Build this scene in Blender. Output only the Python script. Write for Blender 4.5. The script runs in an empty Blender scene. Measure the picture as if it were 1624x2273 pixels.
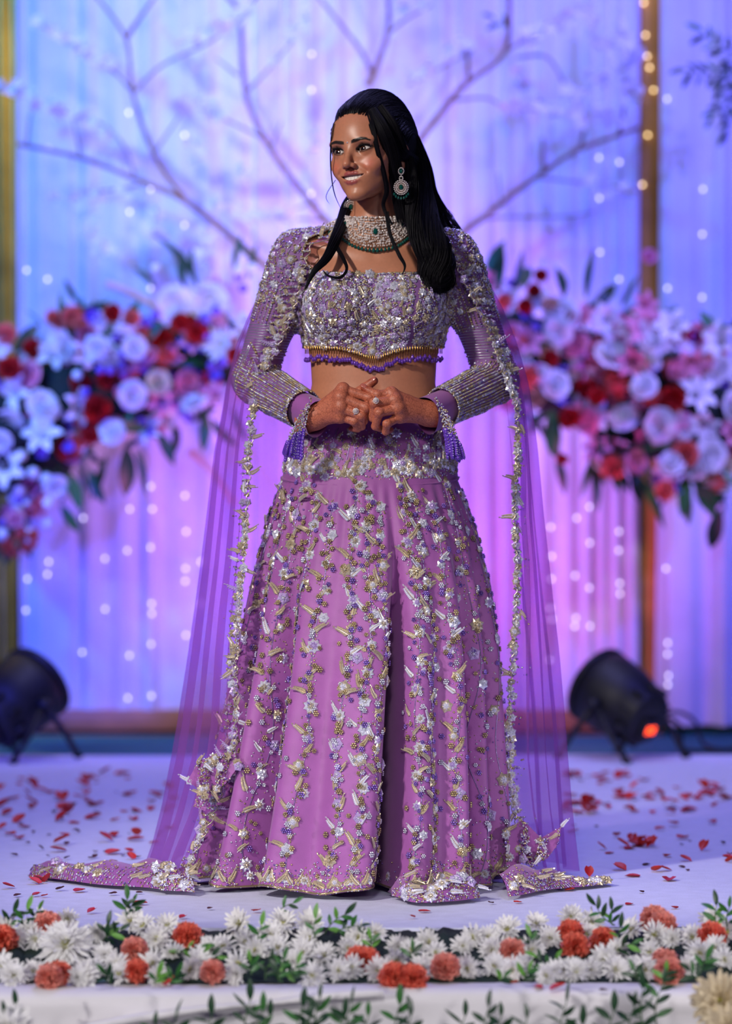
import bpy, bmesh, math, random
import numpy as np
from mathutils import Vector, Matrix
scene = bpy.context.scene
random.seed(7); RNG = np.random.default_rng(11)
# ------------------------------------------------------------------ camera
FPX = 7875.0; CAMY = -7.5; CAMZ = 0.9; TILT = math.atan(131.5 / FPX)
cam = bpy.data.cameras.new('camera'); camo = bpy.data.objects.new('camera', cam)
scene.collection.objects.link(camo); scene.camera = camo
camo.location = (0, CAMY, CAMZ); camo.rotation_euler = (math.pi / 2 - TILT, 0, 0)
cam.sensor_fit = 'HORIZONTAL'; cam.sensor_width = 24.0; cam.lens = FPX / 1624 * 24.0
cam.clip_start = 0.1; cam.clip_end = 100
cam.dof.use_dof = True; cam.dof.focus_distance = 7.24; cam.dof.aperture_fstop = 2.0
# ------------------------------------------------------------------ exposure, world
vs = scene.view_settings
vs.view_transform = 'Standard'; vs.look = 'None'; vs.gamma = 1.0; vs.use_curve_mapping = False
vs.exposure = 0.0
scene.cycles.transparent_max_bounces = 24
w = bpy.data.worlds.new('world'); scene.world = w; w.use_nodes = True
bg = w.node_tree.nodes['Background']
bg.inputs['Color'].default_value = (0.16, 0.16, 0.42, 1); bg.inputs['Strength'].default_value = 0.22
# ------------------------------------------------------------------ stage lamps and added fill spots
def lamp(name, kind, loc, target, col, energy, size=0.3, spot=60, blend=0.6):
    d = bpy.data.lights.new(name, kind); o = bpy.data.objects.new(name, d)
    scene.collection.objects.link(o); o.location = loc
    o.rotation_euler = (Vector(target) - Vector(loc)).to_track_quat('-Z', 'Y').to_euler()
    d.color = col; d.energy = energy
    if kind == 'AREA': d.shape = 'DISK'; d.size = size
    else: d.shadow_soft_size = size
    if kind == 'SPOT': d.spot_size = math.radians(spot); d.spot_blend = blend
    return o
lamp('key_light', 'SPOT', (-3.0, -3.5, 3.4), (0.0, 0.0, 0.80), (1.0, 0.92, 0.84), 790, 0.16, 29, 0.6)
lamp('front_fill', 'SPOT', (1.5, -6.0, 2.6), (0.0, -0.1, 0.75), (1.0, 0.88, 0.90), 85, 0.4, 26, 0.8)
lamp('border_lamp', 'SPOT', (-0.4, -5.6, 3.2), (0.0, -0.95, -0.05), (1.0, 0.96, 0.97), 330, 0.3, 38, 0.8)
lamp('stage_wash', 'AREA', (0.3, 1.4, 4.6), (0.0, 1.2, 0.0), (0.36, 0.34, 1.0), 120, 1.6)
lamp('drape_blue_left', 'SPOT', (-2.4, 1.2, 2.9), (-0.95, 3.9, 1.75), (0.045, 0.26, 1.0), 520, 0.1, 62, 0.9)
lamp('drape_blue_right', 'SPOT', (2.6, 1.0, 2.9), (0.85, 3.9, 1.7), (0.10, 0.09, 1.0), 620, 0.1, 72, 0.9)
lamp('drape_blue_low', 'SPOT', (-1.9, 1.5, 0.5), (-0.75, 3.9, 0.75), (0.07, 0.08, 1.0), 260, 0.1, 64, 0.9)
lamp('drape_white', 'SPOT', (-0.1, 1.0, 0.7), (-0.32, 3.9, 1.85), (0.84, 0.84, 1.0), 150, 0.1, 30, 1.0)
lamp('uplight_pink_a', 'SPOT', (-0.12, 2.95, 0.12), (-0.22, 3.95, 1.2), (1.0, 0.26, 0.80), 46, 0.06, 105, 1.0)
lamp('uplight_pink_b', 'SPOT', (0.24, 2.95, 0.12), (0.45, 3.95, 1.1), (1.0, 0.14, 0.80), 42, 0.06, 105, 1.0)
lamp('red_floor_par', 'SPOT', (0.36, 3.0, 0.10), (0.75, 3.92, 0.02), (1.0, 0.12, 0.10), 8, 0.03, 80, 0.8)
lamp('gold_curtain_fill', 'SPOT', (-1.8, 4.12, 2.9), (-1.35, 4.4, 1.4), (1.0, 0.76, 0.32), 150, 0.05, 80, 1.0)  # added unseen fill that warms the gold curtain, not a hall fixture
lamp('beam_warm', 'SPOT', (-0.62, 2.3, 0.75), (-0.62, 3.9, 0.07), (1.0, 0.55, 0.22), 26, 0.03, 34, 1.0)
lamp('blossom_fill_left', 'SPOT', (-0.55, 3.40, 3.7), (-0.55, 3.62, 1.9), (0.86, 0.90, 1.0), 48, 0.05, 62, 0.8)  # added overhead fill to whiten the blossoms but only graze the curtain
lamp('blossom_fill_right', 'SPOT', (0.75, 3.40, 3.7), (0.75, 3.62, 1.9), (0.66, 0.70, 1.0), 42, 0.05, 50, 0.8)  # added overhead fill for the blossoms on the other side
lamp('border_fill_left', 'SPOT', (-2.3, -2.7, 0.5), (-0.3, -0.98, -0.03), (1.0, 0.97, 0.95), 135, 0.05, 40, 0.6)  # added low fill to brighten the flower border, no actual fixture
lamp('border_fill_right', 'SPOT', (2.3, -2.7, 0.5), (0.35, -0.98, -0.03), (1.0, 0.96, 0.96), 135, 0.05, 40, 0.6)  # matching added fill from the opposite end of the border
lamp('side_left', 'SPOT', (-2.2, 2.2, 1.6), (-0.95, 3.45, 0.95), (0.62, 0.85, 1.0), 45, 0.06, 30, 0.9)
lamp('side_right', 'SPOT', (2.3, 1.9, 1.9), (0.98, 3.40, 1.02), (0.95, 0.85, 1.0), 60, 0.06, 32, 0.9)
# ------------------------------------------------------------------ pixel -> place
ct, st = math.cos(TILT), math.sin(TILT)
def ray(px, py):
    u = (px - 812) / FPX; v = (1136.5 - py) / FPX
    return np.array([u, ct + v * st, -st + v * ct])
def P(px, py, y):
    d = ray(px, py); k = (y - CAMY) / d[1]
    return np.array([d[0] * k, y, CAMZ + d[2] * k])
def G(px, py, z=0.0):
    d = ray(px, py); k = (z - CAMZ) / d[2]
    return np.array([d[0] * k, CAMY + d[1] * k, z])
# ------------------------------------------------------------------ mesh helpers
COL = scene.collection
def S(r, g, b):
    f = lambda c: (c / 255 / 12.92) if c <= 10 else ((c / 255 + 0.055) / 1.055) ** 2.4
    return (f(r), f(g), f(b))
def nrm(a): 
    a = np.asarray(a, float); return a / (np.linalg.norm(a, axis=-1, keepdims=True) + 1e-12)
class MB:
    def __init__(s): s.V = []; s.F = []; s.MI = []; s.C = []; s.n = 0
    def add(s, V, F, mi=0, col=(1, 1, 1)):
        V = np.asarray(V, float).reshape(-1, 3)
        s.V.append(V)
        c = np.asarray(col, float)
        s.C.append(np.broadcast_to(c, V.shape).copy())
        groups = F if isinstance(F, list) and len(F) and isinstance(F[0], np.ndarray) else [np.asarray(F, int)]
        for f in groups:
            if f.size: s.F.append(f + s.n); s.MI.append(np.full(len(f), mi, int))
        s.n += len(V); return s
    def inst(s, T, pos, R=None, scl=1.0, mi=0, col=(1, 1, 1)):
        """many copies of template T=(V,F) ; pos (n,3), R (n,3,3) columns = axes, scl (n,) or (n,3)"""
        V, F = T; pos = np.asarray(pos, float).reshape(-1, 3); n = len(pos)
        if n == 0: return s
        sc = np.asarray(scl, float)
        if sc.ndim == 0: sc = np.full((n, 3), float(sc))
        elif sc.ndim == 1: sc = np.repeat(sc[:, None], 3, 1) if len(sc) == n else np.tile(sc, (n, 1))
        W = V[None] * sc[:, None, :]
        if R is not None: W = np.einsum('nij,nkj->nki', R, W)
        W = W + pos[:, None, :]
        c = np.asarray(col, float)
        if c.ndim == 2: c = np.repeat(c, len(V), 0)
        F = np.asarray(F, int)
        FF = (F[None] + (np.arange(n) * len(V))[:, None, None]).reshape(-1, F.shape[1])
        return s.add(W.reshape(-1, 3), FF, mi, c)
    def mesh(s, name, mats, smooth=True, attr=False):
        me = bpy.data.meshes.new(name)
        V = np.concatenate(s.V) if s.V else np.zeros((0, 3))
        ls = np.concatenate([np.full(len(f), f.shape[1]) for f in s.F]); loops = np.concatenate([f.ravel() for f in s.F])
        me.vertices.add(len(V)); me.vertices.foreach_set('co', V.astype(np.float32).ravel())
        me.loops.add(len(loops)); me.loops.foreach_set('vertex_index', loops.astype(np.int32))
        me.polygons.add(len(ls))
        me.polygons.foreach_set('loop_start', np.concatenate([[0], np.cumsum(ls)[:-1]]).astype(np.int32))
        me.polygons.foreach_set('loop_total', ls.astype(np.int32))
        me.polygons.foreach_set('material_index', np.concatenate(s.MI).astype(np.int32))
        me.polygons.foreach_set('use_smooth', np.full(len(ls), smooth))
        if attr:
            ca = me.color_attributes.new('Col', 'FLOAT_COLOR', 'POINT')
            C = np.concatenate(s.C); C4 = np.ones((len(C), 4), np.float32); C4[:, :3] = C
            ca.data.foreach_set('color', C4.ravel())
        me.update(calc_edges=True); me.validate(clean_customdata=False)
        for m in (mats if isinstance(mats, (list, tuple)) else [mats]): me.materials.append(m)
        return me
    def obj(s, name, mats, parent=None, smooth=True, attr=False, **kw):
        return link(name, s.mesh(name, mats, smooth, attr), parent, **kw)
def link(name, me, parent=None, loc=None, M=None, **kw):
    o = bpy.data.objects.new(name, me); COL.objects.link(o)
    if parent is not None: o.parent = parent
    if loc is not None: o.location = loc
    if M is not None: o.matrix_local = M
    for k, v in kw.items(): o[k] = v
    return o
def mat4(p, R, s=1.0):
    m = np.eye(4); m[:3, :3] = np.asarray(R) * s; m[:3, 3] = p
    return Matrix(m.tolist())
def frame(n, t=None):
    """columns x,y,z with z=n, and y as near as can be to t"""
    n = nrm(n); n2 = np.atleast_2d(n)
    t = np.array([0, 0, 1.0]) if t is None else np.asarray(t, float)
    t2 = np.broadcast_to(np.atleast_2d(t), n2.shape)
    x = np.cross(t2, n2); bad = np.linalg.norm(x, axis=1) < 1e-5
    if bad.any(): x[bad] = np.cross(np.array([1.0, 0.1, 0]), n2[bad])
    x = nrm(x); y = np.cross(n2, x)
    R = np.stack([x, y, n2], -1)
    return R[0] if n.ndim == 1 else R
def grid_faces(nu, nv, closed_u=False):
    I = np.arange(nu if closed_u else nu - 1); J = np.arange(nv - 1)
    i, j = np.meshgrid(I, J, indexing='ij'); i2 = (i + 1) % nu
    return np.stack([i * nv + j, i2 * nv + j, i2 * nv + j + 1, i * nv + j + 1], -1).reshape(-1, 4)
def tube(pts, rad, n=6, cap=True):
    pts = np.asarray(pts, float); m = len(pts); rad = np.broadcast_to(np.asarray(rad, float), (m,))
    tan = nrm(np.gradient(pts, axis=0))
    ref = np.array([0, 0, 1.0]) if abs(tan[0][2]) < .9 else np.array([1.0, 0, 0])
    x = nrm(np.cross(ref, tan[0])); V = []
    a = np.arange(n) * 2 * math.pi / n
    for k in range(m):
        x = nrm(x - tan[k] * np.dot(x, tan[k])); y = np.cross(tan[k], x)
        V.append(pts[k] + rad[k] * (np.cos(a)[:, None] * x + np.sin(a)[:, None] * y))
    V = np.concatenate(V)
    F = []
    i = np.arange(m - 1)[:, None] * n; j = np.arange(n)[None]; j2 = (j + 1) % n
    F = np.stack([i + j, i + j2, i + n + j2, i + n + j], -1).reshape(-1, 4)
    G_ = [F]
    if cap: G_ += [np.arange(n)[::-1][None], (np.arange(n) + (m - 1) * n)[None]]
    return V, G_
def catmull(pts, n):
    pts = np.asarray(pts, float); m = len(pts)
    Q = np.concatenate([[2 * pts[0] - pts[1]], pts, [2 * pts[-1] - pts[-2]]])
    t = np.linspace(0, m - 1 - 1e-9, n); k = t.astype(int); f = (t - k)[:, None]
    a, b, c, d = Q[k], Q[k + 1], Q[k + 2], Q[k + 3]
    return 0.5 * (2 * b + (c - a) * f + (2 * a - 5 * b + 4 * c - d) * f ** 2 + (3 * b - a - 3 * c + d) * f ** 3)
def box(lo, hi):
    x0, y0, z0 = lo; x1, y1, z1 = hi
    V = [(x0,y0,z0),(x1,y0,z0),(x1,y1,z0),(x0,y1,z0),(x0,y0,z1),(x1,y0,z1),(x1,y1,z1),(x0,y1,z1)]
    return V, np.array([(0,3,2,1),(4,5,6,7),(0,1,5,4),(1,2,6,5),(2,3,7,6),(3,0,4,7)])
def bevel_box(lo, hi, b=0.006):
    bm = bmesh.new(); V, F = box(lo, hi); vs_ = [bm.verts.new(v) for v in V]
    for f in F: bm.faces.new([vs_[i] for i in f])
    bmesh.ops.bevel(bm, geom=list(bm.edges), offset=b, segments=2, affect='EDGES', profile=.5)
    bm.verts.index_update(); V = np.array([v.co[:] for v in bm.verts]); d = {}
    for f in bm.faces: d.setdefault(len(f.verts), []).append([v.index for v in f.verts])
    bm.free(); return V, [np.array(x) for x in d.values()]
def ico(sub=1):
    bm = bmesh.new(); bmesh.ops.create_icosphere(bm, subdivisions=sub, radius=1.0)
    bm.verts.index_update()
    V = np.array([v.co[:] for v in bm.verts]); F = np.array([[v.index for v in f.verts] for f in bm.faces]); bm.free()
    return V, F
PI = math.pi
ICO1, ICO2, ICO3 = ico(1), ico(2), ico(3)
def lathe(prof, n=24, ax=None):
    """prof [(r,z)...]"""
    prof = np.asarray(prof, float); a = np.arange(n) * 2 * math.pi / n
    V = np.stack([prof[None, :, 0] * np.cos(a)[:, None], prof[None, :, 0] * np.sin(a)[:, None], np.repeat(prof[None, :, 1], n, 0)], -1)
    return V.reshape(-1, 3), grid_faces(n, len(prof), True)
def strip(center, width, up, cup=0.0, lift=None):
    """leaf / petal: 3 columns along a centre line. center (m,3), width (m,), up (m,3) or (3,) normal side"""
    c = np.asarray(center, float); m = len(c); up = np.broadcast_to(np.asarray(up, float), c.shape)
    t = nrm(np.gradient(c, axis=0)); s = nrm(np.cross(t, up)); n = np.cross(s, t)
    wd = np.asarray(width, float)[:, None]
    V = np.stack([c - s * wd + n * wd * cup, c, c + s * wd + n * wd * cup], 1).reshape(-1, 3)
    i = np.arange(m - 1)[:, None] * 3; j = np.arange(2)[None]
    F = np.stack([i + j, i + j + 1, i + j + 4, i + j + 3], -1).reshape(-1, 4)
    return V, F
# ------------------------------------------------------------------ materials
MATS = {}
def M(name, col=None, rough=.6, metal=0., noise=None, bump=None, emit=None, estr=0., sss=0., trans=0., sheen=0., attr=False, spec=.5, coat=0., transl=0.):
    if name in MATS: return MATS[name]
    m = bpy.data.materials.new(name); m.use_nodes = True; nt = m.node_tree; N = nt.nodes; L = nt.links
    b = N['Principled BSDF']; out = N['Material Output']
    b.inputs['Roughness'].default_value = rough; b.inputs['Metallic'].default_value = metal
    b.inputs['Specular IOR Level'].default_value = spec
    if coat: b.inputs['Coat Weight'].default_value = coat
    if sss: b.inputs['Subsurface Weight'].default_value = sss; b.inputs['Subsurface Radius'].default_value = (.010, .004, .002); b.inputs['Subsurface Scale'].default_value = .6
    if trans: b.inputs['Transmission Weight'].default_value = trans
    if sheen: b.inputs['Sheen Weight'].default_value = sheen
    src = None
    if attr:
        a = N.new('ShaderNodeAttribute'); a.attribute_name = 'Col'; src = a.outputs['Color']
    elif col is not None: b.inputs['Base Color'].default_value = (*col, 1)
    if noise:
        amt, sc = noise[0], noise[1]
        tc = N.new('ShaderNodeTexCoord'); nz = N.new('ShaderNodeTexNoise'); nz.inputs['Scale'].default_value = sc; nz.inputs['Detail'].default_value = 4
        L.new(tc.outputs['Object'], nz.inputs['Vector'])
        mr = N.new('ShaderNodeMapRange'); mr.inputs['From Min'].default_value = .3; mr.inputs['From Max'].default_value = .7
        mr.inputs['To Min'].default_value = 1 - amt; mr.inputs['To Max'].default_value = 1 + amt
        L.new(nz.outputs['Fac'], mr.inputs['Value'])
        mx = N.new('ShaderNodeVectorMath'); mx.operation = 'SCALE'
        if src: L.new(src, mx.inputs[0])
        else: mx.inputs[0].default_value = col
        L.new(mr.outputs['Result'], mx.inputs['Scale']); src = mx.outputs['Vector']
    if src: L.new(src, b.inputs['Base Color'])
    if bump:
        st_, sc = bump
        tc = N.new('ShaderNodeTexCoord'); nz = N.new('ShaderNodeTexNoise'); nz.inputs['Scale'].default_value = sc; nz.inputs['Detail'].default_value = 3
        L.new(tc.outputs['Object'], nz.inputs['Vector'])
        bp = N.new('ShaderNodeBump'); bp.inputs['Strength'].default_value = st_; bp.inputs['Distance'].default_value = .002
        L.new(nz.outputs['Fac'], bp.inputs['Height']); L.new(bp.outputs['Normal'], b.inputs['Normal'])
    if emit: b.inputs['Emission Color'].default_value = (*emit, 1); b.inputs['Emission Strength'].default_value = estr
    if transl:
        tr = N.new('ShaderNodeBsdfTranslucent'); ms = N.new('ShaderNodeMixShader'); ms.inputs['Fac'].default_value = transl
        if src: L.new(src, tr.inputs['Color'])
        else: tr.inputs['Color'].default_value = (*col, 1)
        L.new(b.outputs['BSDF'], ms.inputs[1]); L.new(tr.outputs['BSDF'], ms.inputs[2]); L.new(ms.outputs['Shader'], out.inputs['Surface'])
    MATS[name] = m; return m
def sheer(name, col, tint, alpha):
    m = bpy.data.materials.new(name); m.use_nodes = True; nt = m.node_tree; N = nt.nodes; L = nt.links
    for n in list(N):
        if n.type != 'OUTPUT_MATERIAL': N.remove(n)
    out = N['Material Output']
    tp = N.new('ShaderNodeBsdfTransparent'); tp.inputs['Color'].default_value = (*tint, 1)
    df = N.new('ShaderNodeBsdfDiffuse'); df.inputs['Color'].default_value = (*col, 1)
    tl = N.new('ShaderNodeBsdfTranslucent'); tl.inputs['Color'].default_value = (*col, 1)
    m1 = N.new('ShaderNodeMixShader'); m1.inputs['Fac'].default_value = .45
    m2 = N.new('ShaderNodeMixShader')
    tc = N.new('ShaderNodeTexCoord'); nz = N.new('ShaderNodeTexNoise'); nz.inputs['Scale'].default_value = 900
    mr = N.new('ShaderNodeMapRange'); mr.inputs['To Min'].default_value = alpha - .12; mr.inputs['To Max'].default_value = alpha + .12
    L.new(tc.outputs['Object'], nz.inputs['Vector']); L.new(nz.outputs['Fac'], mr.inputs['Value']); L.new(mr.outputs['Result'], m2.inputs['Fac'])
    L.new(df.outputs['BSDF'], m1.inputs[1]); L.new(tl.outputs['BSDF'], m1.inputs[2])
    L.new(tp.outputs['BSDF'], m2.inputs[1]); L.new(m1.outputs['Shader'], m2.inputs[2]); L.new(m2.outputs['Shader'], out.inputs['Surface'])
    return m
def thing(name, label, cat, loc=(0, 0, 0), group=None, M_=None):
    o = link(name, None, None, loc, M_, label=label, category=cat)
    o.empty_display_size = .05
    if group: o['group'] = group
    return o
# ================================================================== SETTING
white_cloth = M('white_carpet', S(206, 208, 236), .9, noise=(.05, 30), bump=(.5, 260))
teal = M('teal_carpet', S(10, 92, 100), .9, noise=(.15, 40), bump=(.3, 200))
wood = M('gold_wood', S(176, 120, 74), .45, noise=(.2, 14), bump=(.2, 60))
darkgap = M('dark_groove', S(28, 20, 24), .8, noise=(.2, 20))
drape_m = M('drape_fabric', S(222, 222, 232), .85, noise=(.05, 8), bump=(.15, 120), sheen=.3)
STR = dict(kind='structure')
YB = 3.93                                   # plane of the backdrop
EDGE = -0.75                                # stage front edge (y)
# stage block, carpets
def slab(name, lo, hi, m, **kw):
    mb = MB(); V, F = bevel_box(lo, hi, .004); mb.add(V, F); return mb.obj(name, m, None, smooth=False, **kw)
slab('stage_platform', (-4.5, EDGE, -.16), (4.5, 4.9, -.009), teal, **STR)
# white carpet runner: a sheet with slight waves
nx, ny = 120, 80
xs = np.linspace(-4.4, 4.4, nx); ys = np.linspace(EDGE - .012, 3.10, ny)
X, Y = np.meshgrid(xs, ys, indexing='ij')
Z = .0012 * np.sin(X * 3.1 + Y * 2) + .0012 * np.sin(Y * 5.3 - X) - .004
V = np.stack([X, Y, Z], -1).reshape(-1, 3); mb = MB(); mb.add(V, grid_faces(nx, ny))
Vf = np.stack([np.repeat(xs, 2), np.full(nx * 2, EDGE - .012), np.tile([-.004, -.011], nx)], -1); mb.add(Vf, grid_faces(nx, 2))
mb.obj('floor', white_cloth, **STR)
# front step with white cloth over it
STEPZ = -.06; LIP = -1.165
slab('front_step', (-3.2, LIP + .01, -.62), (3.2, EDGE - .02, STEPZ - .006), M('step_board', S(120, 108, 100), .8, noise=(.1, 9)), **STR)
nx = 260; xs = np.linspace(-1.6, 1.6, nx)
prof = [(EDGE - .03, STEPZ), (-.95, STEPZ), (LIP + .03, STEPZ), (LIP + .004, STEPZ - .003), (LIP - .010, STEPZ - .012), (LIP - .012, STEPZ - .03), (LIP - .008, -.10), (LIP - .006, -.14), (LIP - .01, -.22), (LIP - .004, -.36), (LIP - .01, -.5)]
rows = []
for k, (yy, zz) in enumerate(prof):
    a = max(0, k - 5) * .0035
    rows.append(np.stack([xs, yy + a * np.sin(xs * 9 + k * .4) + a * .6 * np.sin(xs * 23 + 1), np.full(nx, zz) + (.002 * np.sin(xs * 5) if k < 3 else .003 * np.sin(xs * 4 + 1))], -1))
V = np.stack(rows, 1).reshape(-1, 3); mb = MB(); mb.add(V, grid_faces(nx, len(prof)))
step_cloth_m = M('step_cloth', S(222, 218, 222), .85, noise=(.05, 6), bump=(.25, 90))
sc_ = mb.obj('step_cloth', step_cloth_m, label='white cloth draped over the low front step', category='cloth')
# a swagged fold in the cloth
pts = [P(150, 2290, LIP - .03), P(300, 2262, LIP - .03), P(450, 2240, LIP - .032), P(600, 2226, LIP - .034), P(720, 2212, LIP - .03), P(850, 2204, LIP - .02)]
c = catmull(pts, 40); r = .007 + .002 * np.sin(np.linspace(0, 9, 40)); mb = MB(); V, F = tube(c, r, 8); mb.add(V, F); mb.obj('swag_fold', step_cloth_m, sc_)
slab('ground', (-5, -9.5, -.68), (5, LIP + .2, -.62), M('ground_dark', S(60, 58, 66), .9, noise=(.2, 5)), **STR)
# backdrop: hall wall far behind, gold curtain seen in the gaps
slab('wall_back', (-5, 6.2, -.7), (5, 6.3, 4.5), M('hall_wall', S(70, 62, 40), .8, noise=(.3, 2)), **STR)
goldm = M('gold_satin', S(178, 148, 60), .38, .55, noise=(.35, 5), bump=(.2, 20))
def drape(name, x0, x1, y, z0, z1, m, seed, amp=.014, per=.075, spread=0., **kw):
    g = np.random.default_rng(seed); nu = int((x1 - x0) / .0035); u = np.linspace(x0, x1, nu)
    ph = np.cumsum(1 + .55 * np.interp(u, np.arange(x0, x1 + .3, .09), g.normal(0, 1, len(np.arange(x0, x1 + .3, .09))))) * (x1 - x0) / nu
    am = amp * np.clip(np.interp(u, np.arange(x0, x1 + .3, .07), g.uniform(.25, 1.35, len(np.arange(x0, x1 + .3, .07)))), .1, 2)
    zs = np.linspace(z0, z1, 26); V = []
    dr = np.interp(u, np.arange(x0, x1 + .4, .15), g.normal(0, 1, len(np.arange(x0, x1 + .4, .15))))
    for k, z in enumerate(zs):
        t = (z - z0) / (z1 - z0); lo = (1 - t) ** 2
        s = np.sin(ph * 2 * math.pi / per + lo * dr * 1.6)
        yy = y - am * (.75 + .6 * lo) * (np.sign(s) * np.abs(s) ** .8) - .012 * lo * np.sin(u * 9 + 2)
        V.append(np.stack([u + dr * .012 * lo, yy, np.full(nu, z)], -1))
    V = np.stack(V, 1).reshape(-1, 3); mb = MB(); mb.add(V, grid_faces(nu, len(zs)))
    return mb.obj(name, m, **kw)
drape('curtain', P(38, 0, YB)[0], P(1419, 0, YB)[0], YB, .045, 2.75, drape_m, 3, label='wide white pleated stage curtain lit blue and pink behind the person', category='curtain')
drape('curtain', P(1466, 0, YB)[0], P(1466, 0, YB)[0] + 1.0, YB, .02, 2.75, drape_m, 5, amp=.028, per=.085, label='narrower white curtain panel beyond the brown post beside the small leafy sprigs', category='curtain')
drape('curtain', -2.4, -1.16, YB + .45, -.0, 2.9, goldm, 8, amp=.03, per=.16, label='gold satin curtain glimpsed past the outer edge of the wide white curtain', category='curtain')
# post between the curtains
postm = M('post_brown_gold', S(206, 150, 62), .5, .15, noise=(.45, 3.2), bump=(.2, 30))
xa, xb = P(1417, 0, YB + .05)[0], P(1470, 0, YB + .05)[0]
mb = MB(); V, F = bevel_box((xa, YB + .06, -.006), (xb, YB + .12, 2.75), .006); mb.add(V, F)
post = thing('wooden_post', 'brown and gold wooden post standing between the two white curtains', 'post', ((xa + xb) / 2, YB + .06, 0))
po = mb.obj('shaft', postm, post); po.location = (-(xa + xb) / 2, -YB - .06, 0)
gl = M('warm_bulb', (1, .85, .5), .3, emit=(1, .78, .38), estr=5)
me = MB().inst(ICO2, [(0, 0, 0)], None, .0045).mesh('bulb', gl)
for (px, py) in [(1432, 78), (1436, 125), (1441, 150), (1428, 6), (1437, 300), (1450, 200), (1425, 410)]:
    p = P(px, py, YB + .054); link('bulb', me, post, loc=p - np.array([(xa + xb) / 2, YB + .06, 0]))
# base beam of the backdrop: upper board, groove, lower board, each its own piece
x0, x1 = P(-60, 0, YB)[0], P(1470, 0, YB)[0]
bt = P(800, 1576, YB - .03)[2]; b1 = P(800, 1622, YB - .03)[2]; b2 = P(800, 1633, YB - .03)[2]
beam = thing('base_beam', 'wooden base beam with a dark groove along the foot of the wide curtain', 'beam', (0, YB, 0))
for nm, z0, z1, yo, m in (('board', b1 + .001, bt, -.03, wood), ('groove', b2, b1, -.022, darkgap), ('board', -.006, b2 - .001, -.034, wood)):
    mb = MB(); V, F = bevel_box((x0, yo, z0), (x1, .07, z1), .002); mb.add(V, F); mb.obj(nm, m, beam)
# ================================================================== FAIRY LIGHTS
bulb_m = M('fairy_bulb', (.8, .8, 1), .2, emit=(.80, .74, 1.0), estr=3.2)
wire_m = M('clear_wire', S(190, 190, 205), .4)
bulb_me = MB().inst(ICO2, [(0, 0, 0)], None, (.0042, .0042, .006)).mesh('bulb', bulb_m)
strings = {60: [1285, 1355, 1447, 840, 600], 108: [1247, 1275, 330, 620], 185: [1448, 1150], 235: [1240, 1352, 900, 560, 300], 285: [1058, 1090, 1130, 1222, 1455, 1550, 470, 250],
           336: [1080, 1130, 1215, 1340, 1362, 1430, 1545, 640, 420], 412: [1100, 1262, 1290, 1180, 1410, 500, 300], 446: [1247, 1340], 690: [120, 200, 330, 430],
           1222: [1235, 1285, 1350, 1375, 1465, 1170], 1278: [1278, 1372, 1390, 1150, 860], 1307: [1205, 1305, 1390, 1125], 1373: [1222, 1295, 1318, 1180, 620, 360, 300],
           1480: [1262, 1427, 1452, 1500, 1520, 220, 640], 1330: [350, 440, 560, 700], 1560: [420, 520, 660]}
for px, ys in strings.items():
    y0 = YB - .045; top = P(px, -40, y0); ys = sorted(ys); bot = P(px, max(ys) + 25, y0)
    t = thing('fairy_light_string', 'thin string of tiny white fairy lights hanging down the white curtains', 'string lights', tuple(top), 'fairy light strings on the curtains')
    mb = MB(); V, F = tube(np.linspace(top, bot, 6) - top, .0007, 4); mb.add(V, F); mb.obj('wire', wire_m, t)
    for py in ys: link('bulb', bulb_me, t, loc=P(px + random.uniform(-3, 3), py, y0) - top)
# ================================================================== BRANCHES
bark = M('branch_bark', S(150, 112, 84), .75, noise=(.3, 40), bump=(.6, 80))
twigm = M('twig_bark', S(150, 130, 124), .75, noise=(.2, 40))
blossom_m = M('blossom_white', S(246, 246, 248), .6, noise=(.04, 60), transl=.4)
def petalflower(n, R, wd, el=25, cup=.3, curl=0.0, m=4):
    V_, F_ = [], []; mb = MB()
    for k in range(n):
        a = 2 * math.pi * k / n; d = np.array([math.cos(a), math.sin(a), 0])
        t = np.linspace(.08, 1, m); e = math.radians(el)
        c = d * (R * t * math.cos(e))[:, None] + np.array([0, 0, 1]) * (R * (t * math.sin(e) - curl * t ** 2))[:, None]
        w_ = R * wd * np.sin(np.clip(t * .92 + .06, 0, 1) * math.pi) ** .6
        V, F = strip(c, w_, (0, 0, 1), cup); mb.add(V, F)
    return mb
b1m = petalflower(5, .024, .46, 20, .3); b1m.inst(ICO1, [(0, 0, .002)], None, .003); blossom_me = b1m.mesh('blossom', blossom_m)
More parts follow.
